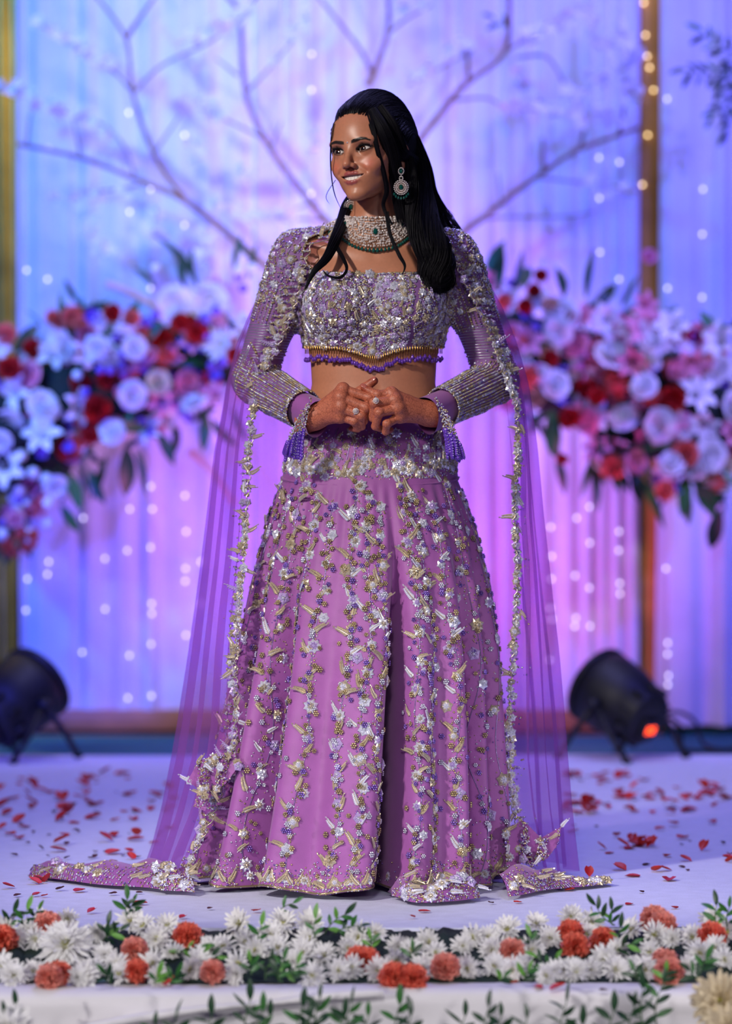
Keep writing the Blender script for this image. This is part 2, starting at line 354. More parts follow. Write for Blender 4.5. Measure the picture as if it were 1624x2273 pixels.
def branch(label, y, stems, twigs, blossoms, rad=.011):
    base = P(*stems[0][0], y)
    t = thing('blossom_branch', label, 'branch', tuple(base), 'bare branches standing before the curtains')
    for j, pl in enumerate(stems):
        pts = np.array([P(*q, y + .02 * math.sin(i * 1.7 + j)) for i, q in enumerate(pl)]) - base
        r = rad * (1 if j == 0 else .72)
        c = catmull(pts, 7 * len(pts)); mb = MB(); rr = np.linspace(r, r * .55, len(c)) * (1 + .08 * np.sin(np.arange(len(c)) * 1.9))
        V, F = tube(c, rr, 8); mb.add(V, F); mb.obj('stem', bark, t)
    for j, pl in enumerate(twigs):
        pts = np.array([P(*q, y - .015) for q in pl]) - base
        c = catmull(pts, 6 * len(pts)); mb = MB(); V, F = tube(c, np.linspace(.0055, .003, len(c)), 6); mb.add(V, F); mb.obj('twig', twigm, t)
    for (ax, ay, bx, by, n) in blossoms:
        for k in range(n):
            f = (k + .5) / n + random.uniform(-.3, .3) / n
            p = P(ax + (bx - ax) * f + random.gauss(0, 8), ay + (by - ay) * f + random.gauss(0, 8), y - .02 + random.uniform(-.03, .02)) - base
            R = frame(nrm(np.array([random.gauss(0, .6), -1, random.gauss(.2, .6)])))
            link('blossom', blossom_me, t, M=mat4(p, R, random.uniform(.7, 1.35)))
branch('tall bare branch with white blossoms arching over the floral bank, tips reaching the gold curtain', 3.62,
       [[(610, 612), (520, 530), (410, 445), (320, 405), (180, 350), (40, 320)], [(412, 447), (340, 340), (295, 205), (279, 85), (205, -20)], [(279, 85), (345, -10)]],
       [[(292, 200), (240, 150), (90, 55)], [(297, 205), (360, 145), (470, 90), (560, 20)], [(342, 340), (400, 255)], [(320, 405), (275, 418), (190, 428)], [(180, 350), (160, 250)], [(298, 385), (275, 325), (225, 275), (120, 240), (0, 190)], [(60, 320), (68, 250)]],
       [(0, 190, 250, 300, 26), (80, 50, 240, 150, 18), (390, 100, 560, 20, 16), (110, 440, 330, 420, 12), (195, 480, 200, 520, 6), (215, 545, 235, 560, 4), (335, 470, 360, 480, 6), (330, 510, 360, 540, 9)])
branch('slender upright bare branch with white blossoms rising beside the dark-haired person', 3.66,
       [[(735, 505), (690, 450), (600, 330), (545, 205), (531, 35), (490, -20)], [(532, 38), (575, -15)]],
       [[(528, 168), (480, 130)], [(545, 205), (590, 160), (650, 90)], [(580, 305), (520, 275), (440, 240)], [(600, 330), (625, 270)], [(718, 490), (600, 480), (500, 470)], [(690, 450), (640, 470)]],
       [(410, 215, 500, 260, 10), (600, 150, 690, 20, 10), (470, 440, 480, 455, 5), (500, 470, 640, 480, 14), (425, 320, 455, 360, 8), (540, 380, 545, 395, 4), (455, 520, 480, 545, 8), (700, 280, 690, 350, 6), (565, 480, 590, 490, 3), (437, 570, 450, 580, 4)])
branch('forked bare branch standing up behind the top of the black hair', 3.66,
       [[(815, 190), (838, 140), (862, 60), (860, -20)], [(826, 165), (795, 105), (700, -15)]], [[(862, 72), (905, 40), (960, 10)], [(905, 190), (970, 155), (1050, 110)]],
       [(985, 110, 1060, 105, 8), (900, 170, 960, 150, 6), (880, 20, 940, 10, 5)])
branch('bare branch leaning out to one side with a single dark leaf near its tip', 3.62,
       [[(905, 350), (940, 300), (1010, 210), (1045, 178), (1120, 115), (1130, 20), (1128, -20)], [(1040, 180), (1036, 112)]],
       [[(1010, 222), (1080, 218), (1130, 240), (1240, 245)], [(1120, 115), (1180, 80), (1290, 20)], [(1145, 127), (1215, 128), (1260, 200), (1300, 255)]],
       [(1170, 85, 1290, 25, 16), (1130, 235, 1290, 250, 16), (1140, 160, 1170, 190, 8), (1310, 60, 1340, 110, 9), (1300, 160, 1340, 190, 9), (1255, 190, 1290, 210, 8)])
branch('long bare branch slanting up to the wooden post', 3.74,
       [[(1015, 525), (1075, 480), (1200, 385), (1290, 330), (1420, 283)], [(1206, 378), (1203, 305)], [(1288, 330), (1302, 255)], [(1373, 298), (1386, 235)]],
       [[(1190, 394), (1265, 402), (1340, 410), (1415, 425)], [(1075, 485), (1130, 482), (1260, 480), (1320, 470)], [(1110, 443), (1105, 385)]],
       [(1280, 400, 1410, 425, 8), (1375, 60, 1405, 230, 26), (1395, 90, 1400, 150, 8), (1300, 250, 1380, 260, 6), (1180, 600, 1240, 590, 3)])
for (pts, ylab, lab) in [([(420, 1000), (470, 1045), (520, 1120)], 3.72, 'pale straight rod slanting down against the curtain below the floral bank'),
                         ([(235, 628), (300, 655), (365, 692)], 3.45, 'pink-lit peeled stick lying across the top of the floral bank')]:
    c = np.array([P(*q, ylab) for q in pts]); mb = MB(); V, F = tube(catmull(c, 20) - c[0], np.linspace(.012, .010, 20), 8); mb.add(V, F)
    mb.obj('stick', M('pale_stick', S(214, 176, 160), .6, noise=(.15, 30)), label=lab, category='stick').location = c[0]
# ================================================================== FLOWER MESHES
pet_white = M('petal_white', S(240, 238, 236), .55, noise=(.06, 90), transl=.15)
pet_cream = M('petal_cream', S(228, 212, 178), .55, noise=(.1, 60), transl=.15)
pet_pink = M('petal_pink', S(232, 150, 172), .55, noise=(.12, 60), transl=.15)
pet_red = M('petal_red', S(205, 34, 30), .6, noise=(.2, 60), transl=.1)
pet_coral = M('petal_coral', S(255, 134, 110), .55, noise=(.14, 80), transl=.12)
pet_salmon = M('petal_salmon', S(255, 172, 156), .55, noise=(.14, 80), transl=.12)
pet_violet = M('petal_violet', S(120, 84, 190), .5, noise=(.2, 60), transl=.1)
cen_y = M('centre_yellow_green', S(206, 206, 88), .7, noise=(.25, 300), bump=(.8, 400))
leaf_d = M('leaf_dark', S(24, 62, 34), .42, noise=(.3, 40))
leaf_m = M('leaf_mid', S(48, 104, 44), .42, noise=(.3, 40))
leaf_l = M('leaf_light', S(96, 152, 60), .45, noise=(.25, 40))
stem_m = M('stem_green', S(58, 92, 46), .6, noise=(.2, 40))
def mum(R, rings, n, wd, g, flat=6):
    mb = MB()
    for k in range(rings):
        f = k / max(1, rings - 1); el = flat + (72 - flat) * f ** 1.1; L_ = R * (1 - .52 * f); nn = max(6, int(n * (1 - .35 * f)))
        for j in range(nn):
            a = 2 * math.pi * (j + .5 * (k % 2)) / nn + g.normal(0, .06); e = math.radians(el + g.normal(0, 7)); l = L_ * g.uniform(.86, 1.08)
            t = np.array([.1, .45, .8, 1.0]); d = np.array([math.cos(a), math.sin(a), 0])
            c = d * (l * t * math.cos(e))[:, None] + np.array([0, 0, 1]) * (l * (t * math.sin(e) + .10 * t ** 2 * (1 if k < 2 else -.9)))[:, None]
            V, F = strip(c, R * wd * np.array([.5, .9, 1.0, .35]), (0, 0, 1), .45); mb.add(V, F)
    return mb
def carnation(R, n, g):
    mb = MB()
    for j in range(n):
        z = 1 - 1.25 * (j + .5) / n; a = j * 2.399963; s = math.sqrt(max(0, 1 - z * z)); d = np.array([s * math.cos(a), s * math.sin(a), z])
        Rf = frame(d, np.array([math.cos(a * 3.1), math.sin(a * 3.1), .3])); m = 6; th = np.linspace(-.62, .62, m)
        rows = []
        for q, rr in enumerate((.25, .72, 1.0)):
            zig = (np.arange(m) % 2 - .5) * (.05 + .16 * q)
            x = np.sin(th) * rr * .75; yv = zig * .8 + g.normal(0, .03, m); zz = rr * (.85 + .15 * np.cos(th)) + (zig * .35 if q == 2 else 0)
            rows.append(np.stack([x, yv, zz], -1))
        V = (np.stack(rows, 0).reshape(-1, 3) @ Rf.T) * R * g.uniform(.88, 1.06)
        mb.add(V, grid_faces(3, m))
    return mb
def rose(R, g):
    mb = MB()
    for k, (n, el, l) in enumerate([(6, 15, 1.0), (6, 42, .88), (5, 62, .74), (4, 78, .6), (3, 86, .5)]):
        for j in range(n):
            a = 2 * math.pi * (j + .37 * k) / n + g.normal(0, .1); d = np.array([math.cos(a), math.sin(a), 0]); sd = np.array([-math.sin(a), math.cos(a), 0])
            t = np.linspace(.05, 1, 4); e = math.radians(el); th = np.linspace(-1, 1, 5); rows = []
            for q in t:
                hw = R * l * .62 * math.sin(min(1, q * .8 + .15) * math.pi * .62)
                base = d * R * l * q * math.cos(e) * (1.05 if q < 1 else .98) + np.array([0, 0, 1]) * R * l * (q * math.sin(e) - (.08 if q == 1 and k < 2 else 0))
                rows.append(base[None] + sd[None] * (th * hw)[:, None] - d[None] * (.25 * hw * th ** 2)[:, None] + np.array([0, 0, 1])[None] * (.18 * hw * th ** 2)[:, None])
            mb.add(np.stack(rows, 0).reshape(-1, 3), grid_faces(4, 5))
    mb.inst(ICO2, [(0, 0, R * .28)], None, (R * .26, R * .26, R * .3))
    return mb
def lily(R, g):
    mb = MB()
    for k in range(6):
        a = math.pi * k / 3 + g.normal(0, .05); d = np.array([math.cos(a), math.sin(a), 0]); t = np.linspace(0, 1, 7)
        c = d * (R * (.12 + .95 * t ** 1.3))[:, None] + np.array([0, 0, 1]) * (R * (.75 * np.sin(t * 2.1) - .25))[:, None]
        V, F = strip(c, R * .27 * np.sin((t * .93 + .05) * math.pi) ** .7, (0, 0, 1), .35); mb.add(V, F)
    for k in range(4):
        a = k * 1.57; c = np.array([[0, 0, 0], [.1 * math.cos(a), .1 * math.sin(a), .4], [.16 * math.cos(a), .16 * math.sin(a), .8]]) * R; V, F = tube(c, .02 * R, 4); mb.add(V, F)
    return mb
def leafmesh(L_, wd, bend=.25, m=6):
    t = np.linspace(0, 1, m); c = np.stack([np.zeros(m), L_ * t, -L_ * bend * t ** 2], -1)
    return strip(c, L_ * wd * np.sin((t * .95 + .03) * math.pi) ** .8, (0, 0, 1), .25)
g0 = np.random.default_rng(4)
def cal(mb, R):   # a small green calyx behind a bloom
    V, F = lathe([(.001, -.75 * R), (.10 * R, -.72 * R), (.12 * R, -.3 * R), (.34 * R, -.06 * R), (.3 * R, 0)], 8); mb.add(V, F, 1)
    return mb
def twomat(mb, R): return cal(mb, R)
ROSE = {c: twomat(rose(1.0, g0), 1).mesh('rose', [m, stem_m]) for c, m in (('white', pet_white), ('pink', pet_pink), ('red', pet_red), ('coral', pet_coral), ('cream', pet_cream))}
LILY = {c: twomat(lily(1.0, g0), 1).mesh('lily', [m, stem_m]) for c, m in (('white', pet_white), ('pink', pet_pink))}
CARN = {c: twomat(carnation(1.0, 46, g0), 1).mesh('carnation', [m, stem_m]) for c, m in (('red', pet_red), ('coral', pet_coral), ('salmon', pet_salmon), ('pink', pet_pink))}
BMUM = mum(1.0, 4, 18, .10, g0); BMUM.inst(ICO2, [(0, 0, .1)], None, (.22, .22, .14), 1); BMUM = BMUM.mesh('chrysanthemum', [pet_white, cen_y])
ob = petalflower(5, 1.0, .5, 35, .4); ob.inst(ICO2, [(0, 0, .25)], None, .3); ORCH = ob.mesh('orchid', pet_violet)
ob = MB(); ob.inst(ICO2, [(0, 0, 0)], None, (1, 1, 1.15)); BUD = {c: ob.mesh('bud', m) for c, m in (('violet', pet_violet), ('white', pet_white), ('pink', pet_pink))}
LEAF = {}
for c, m in (('d', leaf_d), ('m', leaf_m), ('l', leaf_l)):
    V, F = leafmesh(1.0, .18); q = MB(); q.add(V, F); LEAF[c] = q.mesh('leaf', m)
    V, F = leafmesh(1.0, .09, .5); q = MB(); q.add(V, F); LEAF[c + 'n'] = q.mesh('leaf', m)
# ================================================================== FLORAL BANKS BEHIND
def inpoly(x, y, poly):
    r = False; j = len(poly) - 1
    for i in range(len(poly)):
        xi, yi = poly[i]; xj, yj = poly[j]
        if (yi > y) != (yj > y) and x < (xj - xi) * (y - yi) / (yj - yi) + xi: r = not r
        j = i
    return r
def bank(label, poly, keyed, nfill, pal, yfun, seed, leaves, nleaf):
    g = random.Random(seed); xs_ = [p[0] for p in poly]; ys_ = [p[1] for p in poly]
    ctr = P(sum(xs_) / len(xs_), sum(ys_) / len(ys_), 3.5); t = thing('floral_bank', label, 'flowers', tuple(ctr))
    # mossy foam core following the bank
    core = []; n = 14
    for k in range(n):
        x = min(xs_) + (max(xs_) - min(xs_)) * k / (n - 1); col = [yy for yy in range(int(min(ys_)), int(max(ys_)), 6) if inpoly(x, yy, poly)]
        if col: core.append((x, (col[0] + col[-1]) / 2, (col[-1] - col[0]) / 2))
    c = np.array([P(x, y, yfun(x) + .10) for x, y, h in core]); r = np.array([max(.03, h * .62 / 710) for x, y, h in core])
    c2 = catmull(c, 40); r2 = np.interp(np.linspace(0, 1, 40), np.linspace(0, 1, len(r)), r); V, F = tube(c2 - ctr, r2, 12)
    V = V + RNG.normal(0, .008, V.shape); ys0 = V[:, 1] + ctr[1] - (YB - .06); V[:, 1] -= np.maximum(ys0, 0); mb = MB(); mb.add(V, F); mb.obj('moss_core', M('moss', S(18, 34, 26), .95, noise=(.4, 30), bump=(1, 60)), t)
    def put(kind, px, py, d, front=0):
        nm, tab = {'R': ('rose', ROSE), 'L': ('lily', LILY), 'C': ('carnation', CARN), 'B': ('bud', BUD)}.get(kind[0], (None, None))
        y = yfun(px) - .06 - front + g.uniform(-.05, .04); p = P(px, py, y) - ctr; rad = d / 2 / 700
        Rm = frame(nrm(np.array([g.gauss(0, .45), -1, g.gauss(.25, .45)])), np.array([g.gauss(0, 1), 0, g.gauss(0, 1)]))
        if kind == 'M': me, nm = BMUM, 'chrysanthemum'
        elif kind == 'O': me, nm = ORCH, 'orchid'
        else: me = tab[kind[1:]]
        link(nm, me, t, M=mat4(p, Rm, rad))
    for k in keyed: put(*k, front=.03)
    cnt = 0
    while cnt < nfill:
        x, y = g.uniform(min(xs_), max(xs_)), g.uniform(min(ys_), max(ys_))
        if not inpoly(x, y, poly): continue
        k, d0, d1 = g.choice(pal); put(k, x, y, g.uniform(d0, d1)); cnt += 1
    def leaf(px, py, ang, L_, kind, yy):
        p = P(px, py, yy) - ctr; d = np.array([math.cos(ang), g.uniform(-.35, .1), math.sin(ang)])
        nn = nrm(np.array([g.gauss(0, .4), -1, g.gauss(.3, .4)])); d = nrm(d - nn * np.dot(d, nn))
        R = np.stack([np.cross(d, nn), d, nn], -1); link('leaf', LEAF[kind], t, M=mat4(p, R, L_ / 700))
    for (px, py, ang, L_, kind) in leaves: leaf(px, py, ang, L_, kind, yfun(px) - .06)
    cnt = 0; cx, cy = sum(xs_) / len(xs_), sum(ys_) / len(ys_)
    while cnt < nleaf:
        x, y = g.uniform(min(xs_) - 10, max(xs_) + 10), g.uniform(min(ys_), max(ys_))
        if not inpoly(x, y, poly): continue
        up = 1 if y < cy else -1
        leaf(x, y, g.uniform(.2, 2.9) * up, g.uniform(36, 90), g.choice(['d', 'dn', 'm', 'dn', 'mn', 'd']), yfun(x) - g.uniform(-.02, .08)); cnt += 1
    return t
PI = math.pi
lp = [(-60, 740), (60, 730), (170, 690), (300, 700), (400, 650), (480, 640), (560, 700), (600, 800), (560, 900), (470, 920), (400, 950), (300, 980), (200, 1030), (130, 1100), (60, 1180), (-60, 1200)]
lkey = [('Rwhite', 392, 668, 84), ('Rwhite', 462, 668, 92), ('Cred', 400, 715, 42), ('Cred', 438, 735, 50), ('M', 494, 765, 92), ('Rwhite', 297, 772, 60), ('Rwhite', 292, 877, 70), ('Cred', 215, 908, 60), ('Cred', 190, 935, 56), ('Cred', 150, 996, 50), ('Ccoral', 178, 978, 46),
        ('Rpink', 62, 835, 74), ('Rwhite', 92, 905, 84), ('Lwhite', 40, 870, 90), ('Lwhite', 15, 1035, 96), ('Rwhite', 30, 1040, 70), ('Cred', 20, 815, 52), ('Ccoral', 10, 742, 50), ('Cred', 155, 700, 34), ('Ccoral', 178, 716, 32), ('Ccoral', 118, 705, 34), ('Cred', 250, 695, 40), ('Lwhite', 365, 930, 70),
        ('Lwhite', 50, 1110, 60), ('Ccoral', 60, 1130, 40), ('Ccoral', 55, 1195, 60), ('Ccoral', 20, 1215, 50), ('Cred', 440, 735, 56), ('Rpink', 410, 850, 66), ('Rcream', 350, 850, 62), ('Cred', 470, 840, 40), ('Lpink', 480, 880, 60), ('Rwhite', 140, 780, 60), ('Rwhite', 240, 790, 60), ('Rwhite', 215, 770, 56), ('Lwhite', 100, 970, 90), ('Lwhite', 60, 1180, 60), ('Rwhite', 20, 930, 70), ('Rwhite', 250, 960, 60), ('Rwhite', 430, 900, 60)]
lkey += [('Bviolet', x, y, 20) for x, y in [(222, 820), (245, 822), (270, 812), (258, 750), (380, 775), (418, 768), (400, 760), (430, 765), (420, 812), (470, 812), (495, 805), (402, 915), (418, 928), (390, 898), (480, 690), (448, 712), (190, 870), (335, 960), (530, 615), (540, 640), (275, 830), (345, 700), (440, 745)]]
lkey += [('Bwhite', x, y, 22) for x, y in [(195, 808), (172, 855), (172, 832), (190, 800), (530, 600), (345, 595), (560, 595), (455, 890)]]
lkey += [('Bwhite', random.uniform(0, 120), random.uniform(1000, 1200), 26) for _ in range(8)]
lleaf = [(150, 1050, -1.3, 90, 'm'), (135, 1120, -1.0, 70, 'm'), (235, 1010, -1.8, 110, 'dn'), (280, 990, -1.5, 110, 'd'), (300, 1000, -1.4, 90, 'dn'), (350, 960, -1.2, 80, 'd'), (410, 640, 1.9, 120, 'dn'), (440, 640, 2.0, 140, 'dn'), (430, 600, 2.0, 70, 'dn'), (520, 600, 1.7, 90, 'dn'), (560, 580, 2.2, 60, 'dn'), (345, 640, 2.1, 90, 'dn'), (550, 620, 1.4, 80, 'dn'), (470, 930, -1.3, 80, 'd'), (390, 940, -1.5, 70, 'd'), (60, 1140, -1.8, 90, 'd'), (20, 1150, -1.6, 100, 'd'), (180, 680, 2.3, 80, 'dn'), (580, 650, 1.3, 70, 'dn'), (200, 1040, -1.2, 80, 'd')]
lpal = [('Rwhite', 36, 60), ('Bviolet', 14, 24), ('O', 26, 40), ('Rpink', 30, 44), ('Bviolet', 14, 22), ('Cred', 36, 54), ('Ccoral', 36, 54), ('O', 34, 50), ('O', 34, 50), ('Bviolet', 18, 26), ('Rpink', 44, 60), ('Lpink', 50, 70), ('Lwhite', 56, 84), ('Bwhite', 16, 24)]
bank('long bank of white, red and violet flowers hanging beside the gold curtain', lp, lkey, 130, lpal, lambda x: 3.50 + .05 * math.sin(x * .02), 21, lleaf, 110)
rp = [(1060, 640), (1110, 620), (1190, 660), (1250, 650), (1330, 680), (1420, 690), (1480, 700), (1560, 730), (1640, 720), (1680, 800), (1680, 1130), (1600, 1110), (1540, 1130), (1440, 1050), (1360, 1040), (1260, 1010), (1180, 950), (1100, 880), (1060, 800)]
rkey = [('Rwhite', 1245, 700, 84), ('Rwhite', 1240, 735, 70), ('Lpink', 1290, 710, 70), ('Lwhite', 1345, 710, 76), ('Rwhite', 1358, 795, 90), ('Rcream', 1160, 765, 60), ('Rwhite', 1230, 855, 70), ('Cred', 1302, 862, 54), ('Cred', 1325, 880, 40), ('Ccoral', 1365, 848, 64), ('Cred', 1495, 885, 54), ('Ccoral', 1445, 880, 40), ('Rwhite', 1455, 760, 80), ('Lwhite', 1490, 730, 80), ('Rwhite', 1385, 930, 70), ('Rwhite', 1470, 945, 84), ('Lwhite', 1540, 880, 90), ('Rwhite', 1570, 1010, 84), ('Ccoral', 1580, 1065, 60), ('Lpink', 1530, 800, 76), ('Lwhite', 1600, 760, 84), ('Rwhite', 1600, 820, 64), ('Ccoral', 1520, 1010, 60), ('Rwhite', 1490, 1030, 60), ('Rwhite', 1540, 1040, 56), ('Lpink', 1430, 730, 90), ('Lwhite', 1560, 940, 70), ('Cred', 1200, 612, 30), ('Cred', 1185, 645, 32), ('Cred', 1165, 680, 34), ('Ccoral', 1115, 670, 40), ('Ccoral', 1165, 840, 60), ('Cred', 1222, 795, 36), ('Cred', 1265, 930, 50), ('Cred', 1247, 1020, 26), ('Lpink', 1310, 820, 76), ('Rpink', 1280, 770, 70), ('Rwhite', 1430, 860, 64), ('Rpink', 1310, 935, 66), ('Cred', 1455, 885, 36), ('Rpink', 1440, 570, 36), ('Lpink', 1425, 680, 66), ('Rwhite', 1620, 900, 70), ('Rwhite', 1515, 950, 60), ('Ccoral', 1475, 1090, 44)]
rleaf = [(1225, 910, -1.5, 100, 'm'), (1230, 920, -1.7, 90, 'm'), (1320, 1000, -1.6, 80, 'dn'), (1360, 1000, -1.5, 90, 'm'), (1370, 1040, -1.4, 60, 'd'), (1390, 1010, -1.3, 70, 'd'), (1545, 1060, -1.5, 100, 'm'), (1520, 1050, -1.6, 90, 'm'), (1560, 1070, -1.3, 80, 'm'), (1240, 990, -1.7, 90, 'dn'), (1250, 1030, -1.5, 60, 'dn'), (1310, 1010, -1.4, 110, 'dn'), (1340, 1000, -1.7, 70, 'd'), (1150, 880, -1.6, 70, 'd'), (1170, 890, -1.4, 70, 'd'), (1110, 640, 1.7, 90, 'd'), (1140, 650, 1.3, 90, 'dn'), (1160, 640, 1.5, 80, 'd'), (1250, 660, 1.4, 80, 'd'), (1300, 660, 1.6, 100, 'dn'), (1380, 680, 1.1, 70, 'dn'), (1600, 1130, -1.9, 100, 'd'), (1400, 1040, -1.2, 80, 'd'), (1420, 1060, -1.1, 110, 'mn'), (1080, 620, 1.4, 90, 'd')]
rpal = [('Rwhite', 36, 60), ('Lpink', 40, 56), ('O', 24, 38), ('Bpink', 14, 24), ('Rpink', 46, 66), ('Lpink', 56, 76), ('Cred', 36, 52), ('Ccoral', 40, 56), ('Rcream', 44, 60), ('O', 34, 48), ('Lwhite', 56, 84), ('Lwhite', 56, 80)]
bank('heavy bank of white lilies, roses and coral flowers hanging in front of the brown post', rp, rkey, 110, rpal, lambda x: 3.46 + .05 * math.sin(x * .02), 22, rleaf, 110)
# small leafy sprigs hanging at the upper corner + single leaf
def sprig(name, label, base, tip, nl, L_, kinds, seed, group=None, wd_n=False, spread=.9, stemr=.0022, cat='leaves', bow=.1):
    g = random.Random(seed); base = np.asarray(base, float); tip = np.asarray(tip, float); t = thing(name, label, cat, tuple(base), group)
    ax = tip - base; ln = np.linalg.norm(ax); side = nrm(np.cross(ax, np.array([0, 1.0, 0.1])))
    k = np.linspace(0, 1, 8)[:, None]; c = ax * k + side * bow * ln * np.sin(k * math.pi); mb = MB(); V, F = tube(c, np.linspace(stemr, stemr * .5, 8), 5); mb.add(V, F); mb.obj('stem', stem_m, t)
    for i in range(nl):
        f = .22 + .78 * i / max(1, nl - 1); p = np.array([np.interp(f, k[:, 0], c[:, q]) for q in range(3)])
        sg = 1 if i % 2 else -1; d = nrm(ax) * (1.0 if i == nl - 1 else .75) + (0 if i == nl - 1 else 1) * (side * sg * spread + np.array([0, -1, 0]) * g.uniform(-.5, .8)); d = nrm(d)
        nn = nrm(np.array([g.gauss(0, .35), -1, g.gauss(.5, .35)])); nn = nrm(nn - d * np.dot(nn, d)); R = np.stack([np.cross(d, nn), d, nn], -1)
        link('leaf', LEAF[g.choice(kinds)], t, M=mat4(p, R, L_ * g.uniform(.75, 1.15)))
    return t
SP = 'dark leafy sprigs beside the narrow curtain'
for i, (a, b, n) in enumerate([((1640, 120), (1560, 70), 7), ((1645, 150), (1525, 155), 9), ((1640, 170), (1580, 260), 8), ((1640, 100), (1600, 190), 8), ((1650, 190), (1612, 285), 6)]):
    sprig('leaf_sprig', 'dark green leafy sprig hanging in front of the narrow curtain panel', P(*a, 3.36 + .07 * i), P(*b, 3.36 + .07 * i), n, .055, ['d', 'd', 'm'], 60 + i, SP)
sprig('leaf_sprig', 'single dark leaf sprig caught on the leaning bare branch', P(1132, 62, 3.55), P(1098, 42, 3.55), 3, .045, ['d', 'dn'], 77)
# ================================================================== PAR LIGHTS
blk = M('par_black', S(8, 8, 13), .55, noise=(.2, 30), bump=(.1, 90)); lensm = M('par_lens', S(30, 50, 120), .1, emit=(.02, .12, .8), estr=.8); ledm = M('led_red', (1, .1, .02), .4, emit=(1, .07, .01), estr=3.0); rub = M('rubber', S(14, 14, 18), .8)
def par(label, pos, axis, roll, digits):
    t = thing('par_light', label, 'stage light', tuple(pos)); ax = nrm(axis); c = np.array([0, 0, .165]); R = frame(ax, np.array([0, 0, 1.0]))
    def part(nm, V, F, m, par_=t): mb = MB(); mb.add(np.asarray(V) @ R.T + c, F); return mb.obj(nm, m, par_)
    prof = [(.001, -.115), (.075, -.115), (.085, -.105), (.085, -.07), (.098, -.06), (.112, .0), (.116, .05), (.116, .085), (.108, .088), (.108, .1)]
    h = part('housing', *lathe(prof, 32), blk)
    for k in range(10):
        a = 2 * PI * k / 10; V, F = box((-.003, .083, -.10), (.003, .100, -.062)); ca, sa = math.cos(a), math.sin(a)
        V = np.array(V) @ np.array([[ca, -sa, 0], [sa, ca, 0], [0, 0, 1]]).T; part('cooling_fin', V, F, blk, h)
    part('front_rim', *lathe([(.108, .096), (.118, .096), (.120, .112), (.112, .118), (.104, .112)], 32), blk)
    part('lens', *lathe([(.106, .108), (.09, .113), (.05, .119), (.001, .122)], 32), lensm)
    Vb, Fb = bevel_box((-.035, -.06, -.128), (.035, .01, -.113), .004); dp = part('display_panel', Vb, Fb, blk)
    for k, dx in enumerate(digits):
        for bx_ in [((-.006, .004, 0), (.006, .008, .002)), ((-.006, -.018, 0), (.006, -.014, .002)), ((-.008, -.016, 0), (-.005, .006, .002)), ((.005, -.016, 0), (.008, .006, .002)), ((-.006, -.007, 0), (.006, -.003, .002))]:
            lo, hi = np.array(bx_[0]), np.array(bx_[1]); V, F = box(lo + [dx, -.02, -.1305], hi + [dx, -.02, -.1300]); part('digit_segment', V, F, ledm, dp)
    side = nrm(np.cross(ax, [0, 0, 1.0])); fw = nrm(np.array([ax[0], ax[1], 0]))
    for s in (-1, 1):
        piv = c + side * s * .125; mb = MB(); V, F = tube([piv - side * s * .02, piv + side * s * .022], .016, 10); mb.add(V, F); mb.obj('tilt_knob', blk, t)
        for q in (-1, 1):
            foot = np.array([0, 0, .006]) + side * s * .135 + fw * q * .13; mb = MB(); V, F = tube(np.array([piv, piv * .45 + foot * .55 + side * s * .01, foot]), .0095, 6); mb.add(V, F); lg = mb.obj('leg', blk, t)
            mb = MB(); mb.inst(ICO2, [foot], None, (.016, .016, .008)); mb.obj('rubber_foot', rub, lg)
    return t
pr = G(1362, 1660, 0) ; par('black par stage light with a red digit display before the foot of the brown post', (pr[0], 2.95, 0), (-.62, .60, .42), 0, (-.014, .008))
pl = G(58, 1660, 0); par('black par stage light on the carpet end beside the wide curtain near the gold curtain', (pl[0], 2.95, 0), (.55, .62, .50), 0, (-.012,))
cabm = M('cable_black', S(12, 12, 18), .6)
for i, pts in enumerate([[(1462, 1592, 3.06), (1500, 1580, 3.3), (1540, 1600, 3.3), (1560, 1650, 3.25), (1600, 1668, 3.2), (1660, 1665, 3.3)], [(1466, 1606, 3.02), (1490, 1596, 3.1), (1512, 1620, 3.2), (1516, 1662, 3.2), (1580, 1672, 3.15), (1660, 1672, 3.2)]]):
    c = np.array([P(*q) for q in pts]); c[:, 2] = np.maximum(c[:, 2], .004); c = catmull(c, 40); mb = MB(); V, F = tube(c - c[0], .006, 6); mb.add(V, F)
    mb.obj('power_cable', cabm, label=['black power cable looping high off the back of the par light', 'black power cable dropping in a tight loop behind the par light'][i], category='cable').location = c[0]
# ================================================================== PETALS ON THE CARPET
def petal_me(seed, m, L_=1.0):
    g = np.random.default_rng(seed); t = np.linspace(0, 1, 5); th = np.linspace(-1, 1, 5); rows = []; cu = g.uniform(.2, .5)
    for q in t:
        hw = .42 * math.sin((q * .85 + .1) * PI) ** .7; rows.append(np.stack([th * hw, np.full(5, q - .5) - .08 * th ** 2, cu * hw * th ** 2 * 1.1 + .35 * cu * (q - .4) ** 2 + g.normal(0, .012, 5)], -1))
    V = np.stack(rows, 0).reshape(-1, 3); V[:, 2] -= V[:, 2].min(); mb = MB(); mb.add(V * L_, grid_faces(5, 5)); return mb.mesh('petal', m)
rose_r = M('rose_petal_red', S(178, 22, 30), .5, noise=(.25, 60), transl=.1); rose_o = M('rose_petal_orange_red', S(206, 44, 26), .5, noise=(.25, 60), transl=.1); rose_k = M('petal_dried', S(70, 20, 34), .7, noise=(.3, 60))
PK = [('deep red rose petal lying on the white stage carpet', [petal_me(i, rose_r) for i in range(3)], 'red petals on the carpet'),
      ('bright orange-red petal lying on the white stage carpet', [petal_me(i + 5, rose_o) for i in range(3)], 'orange-red petals on the carpet'),
      ('small dark dried petal scrap on the white stage carpet', [petal_me(i + 9, rose_k) for i in range(2)], 'dried petal scraps on the carpet')]
gp = random.Random(5)
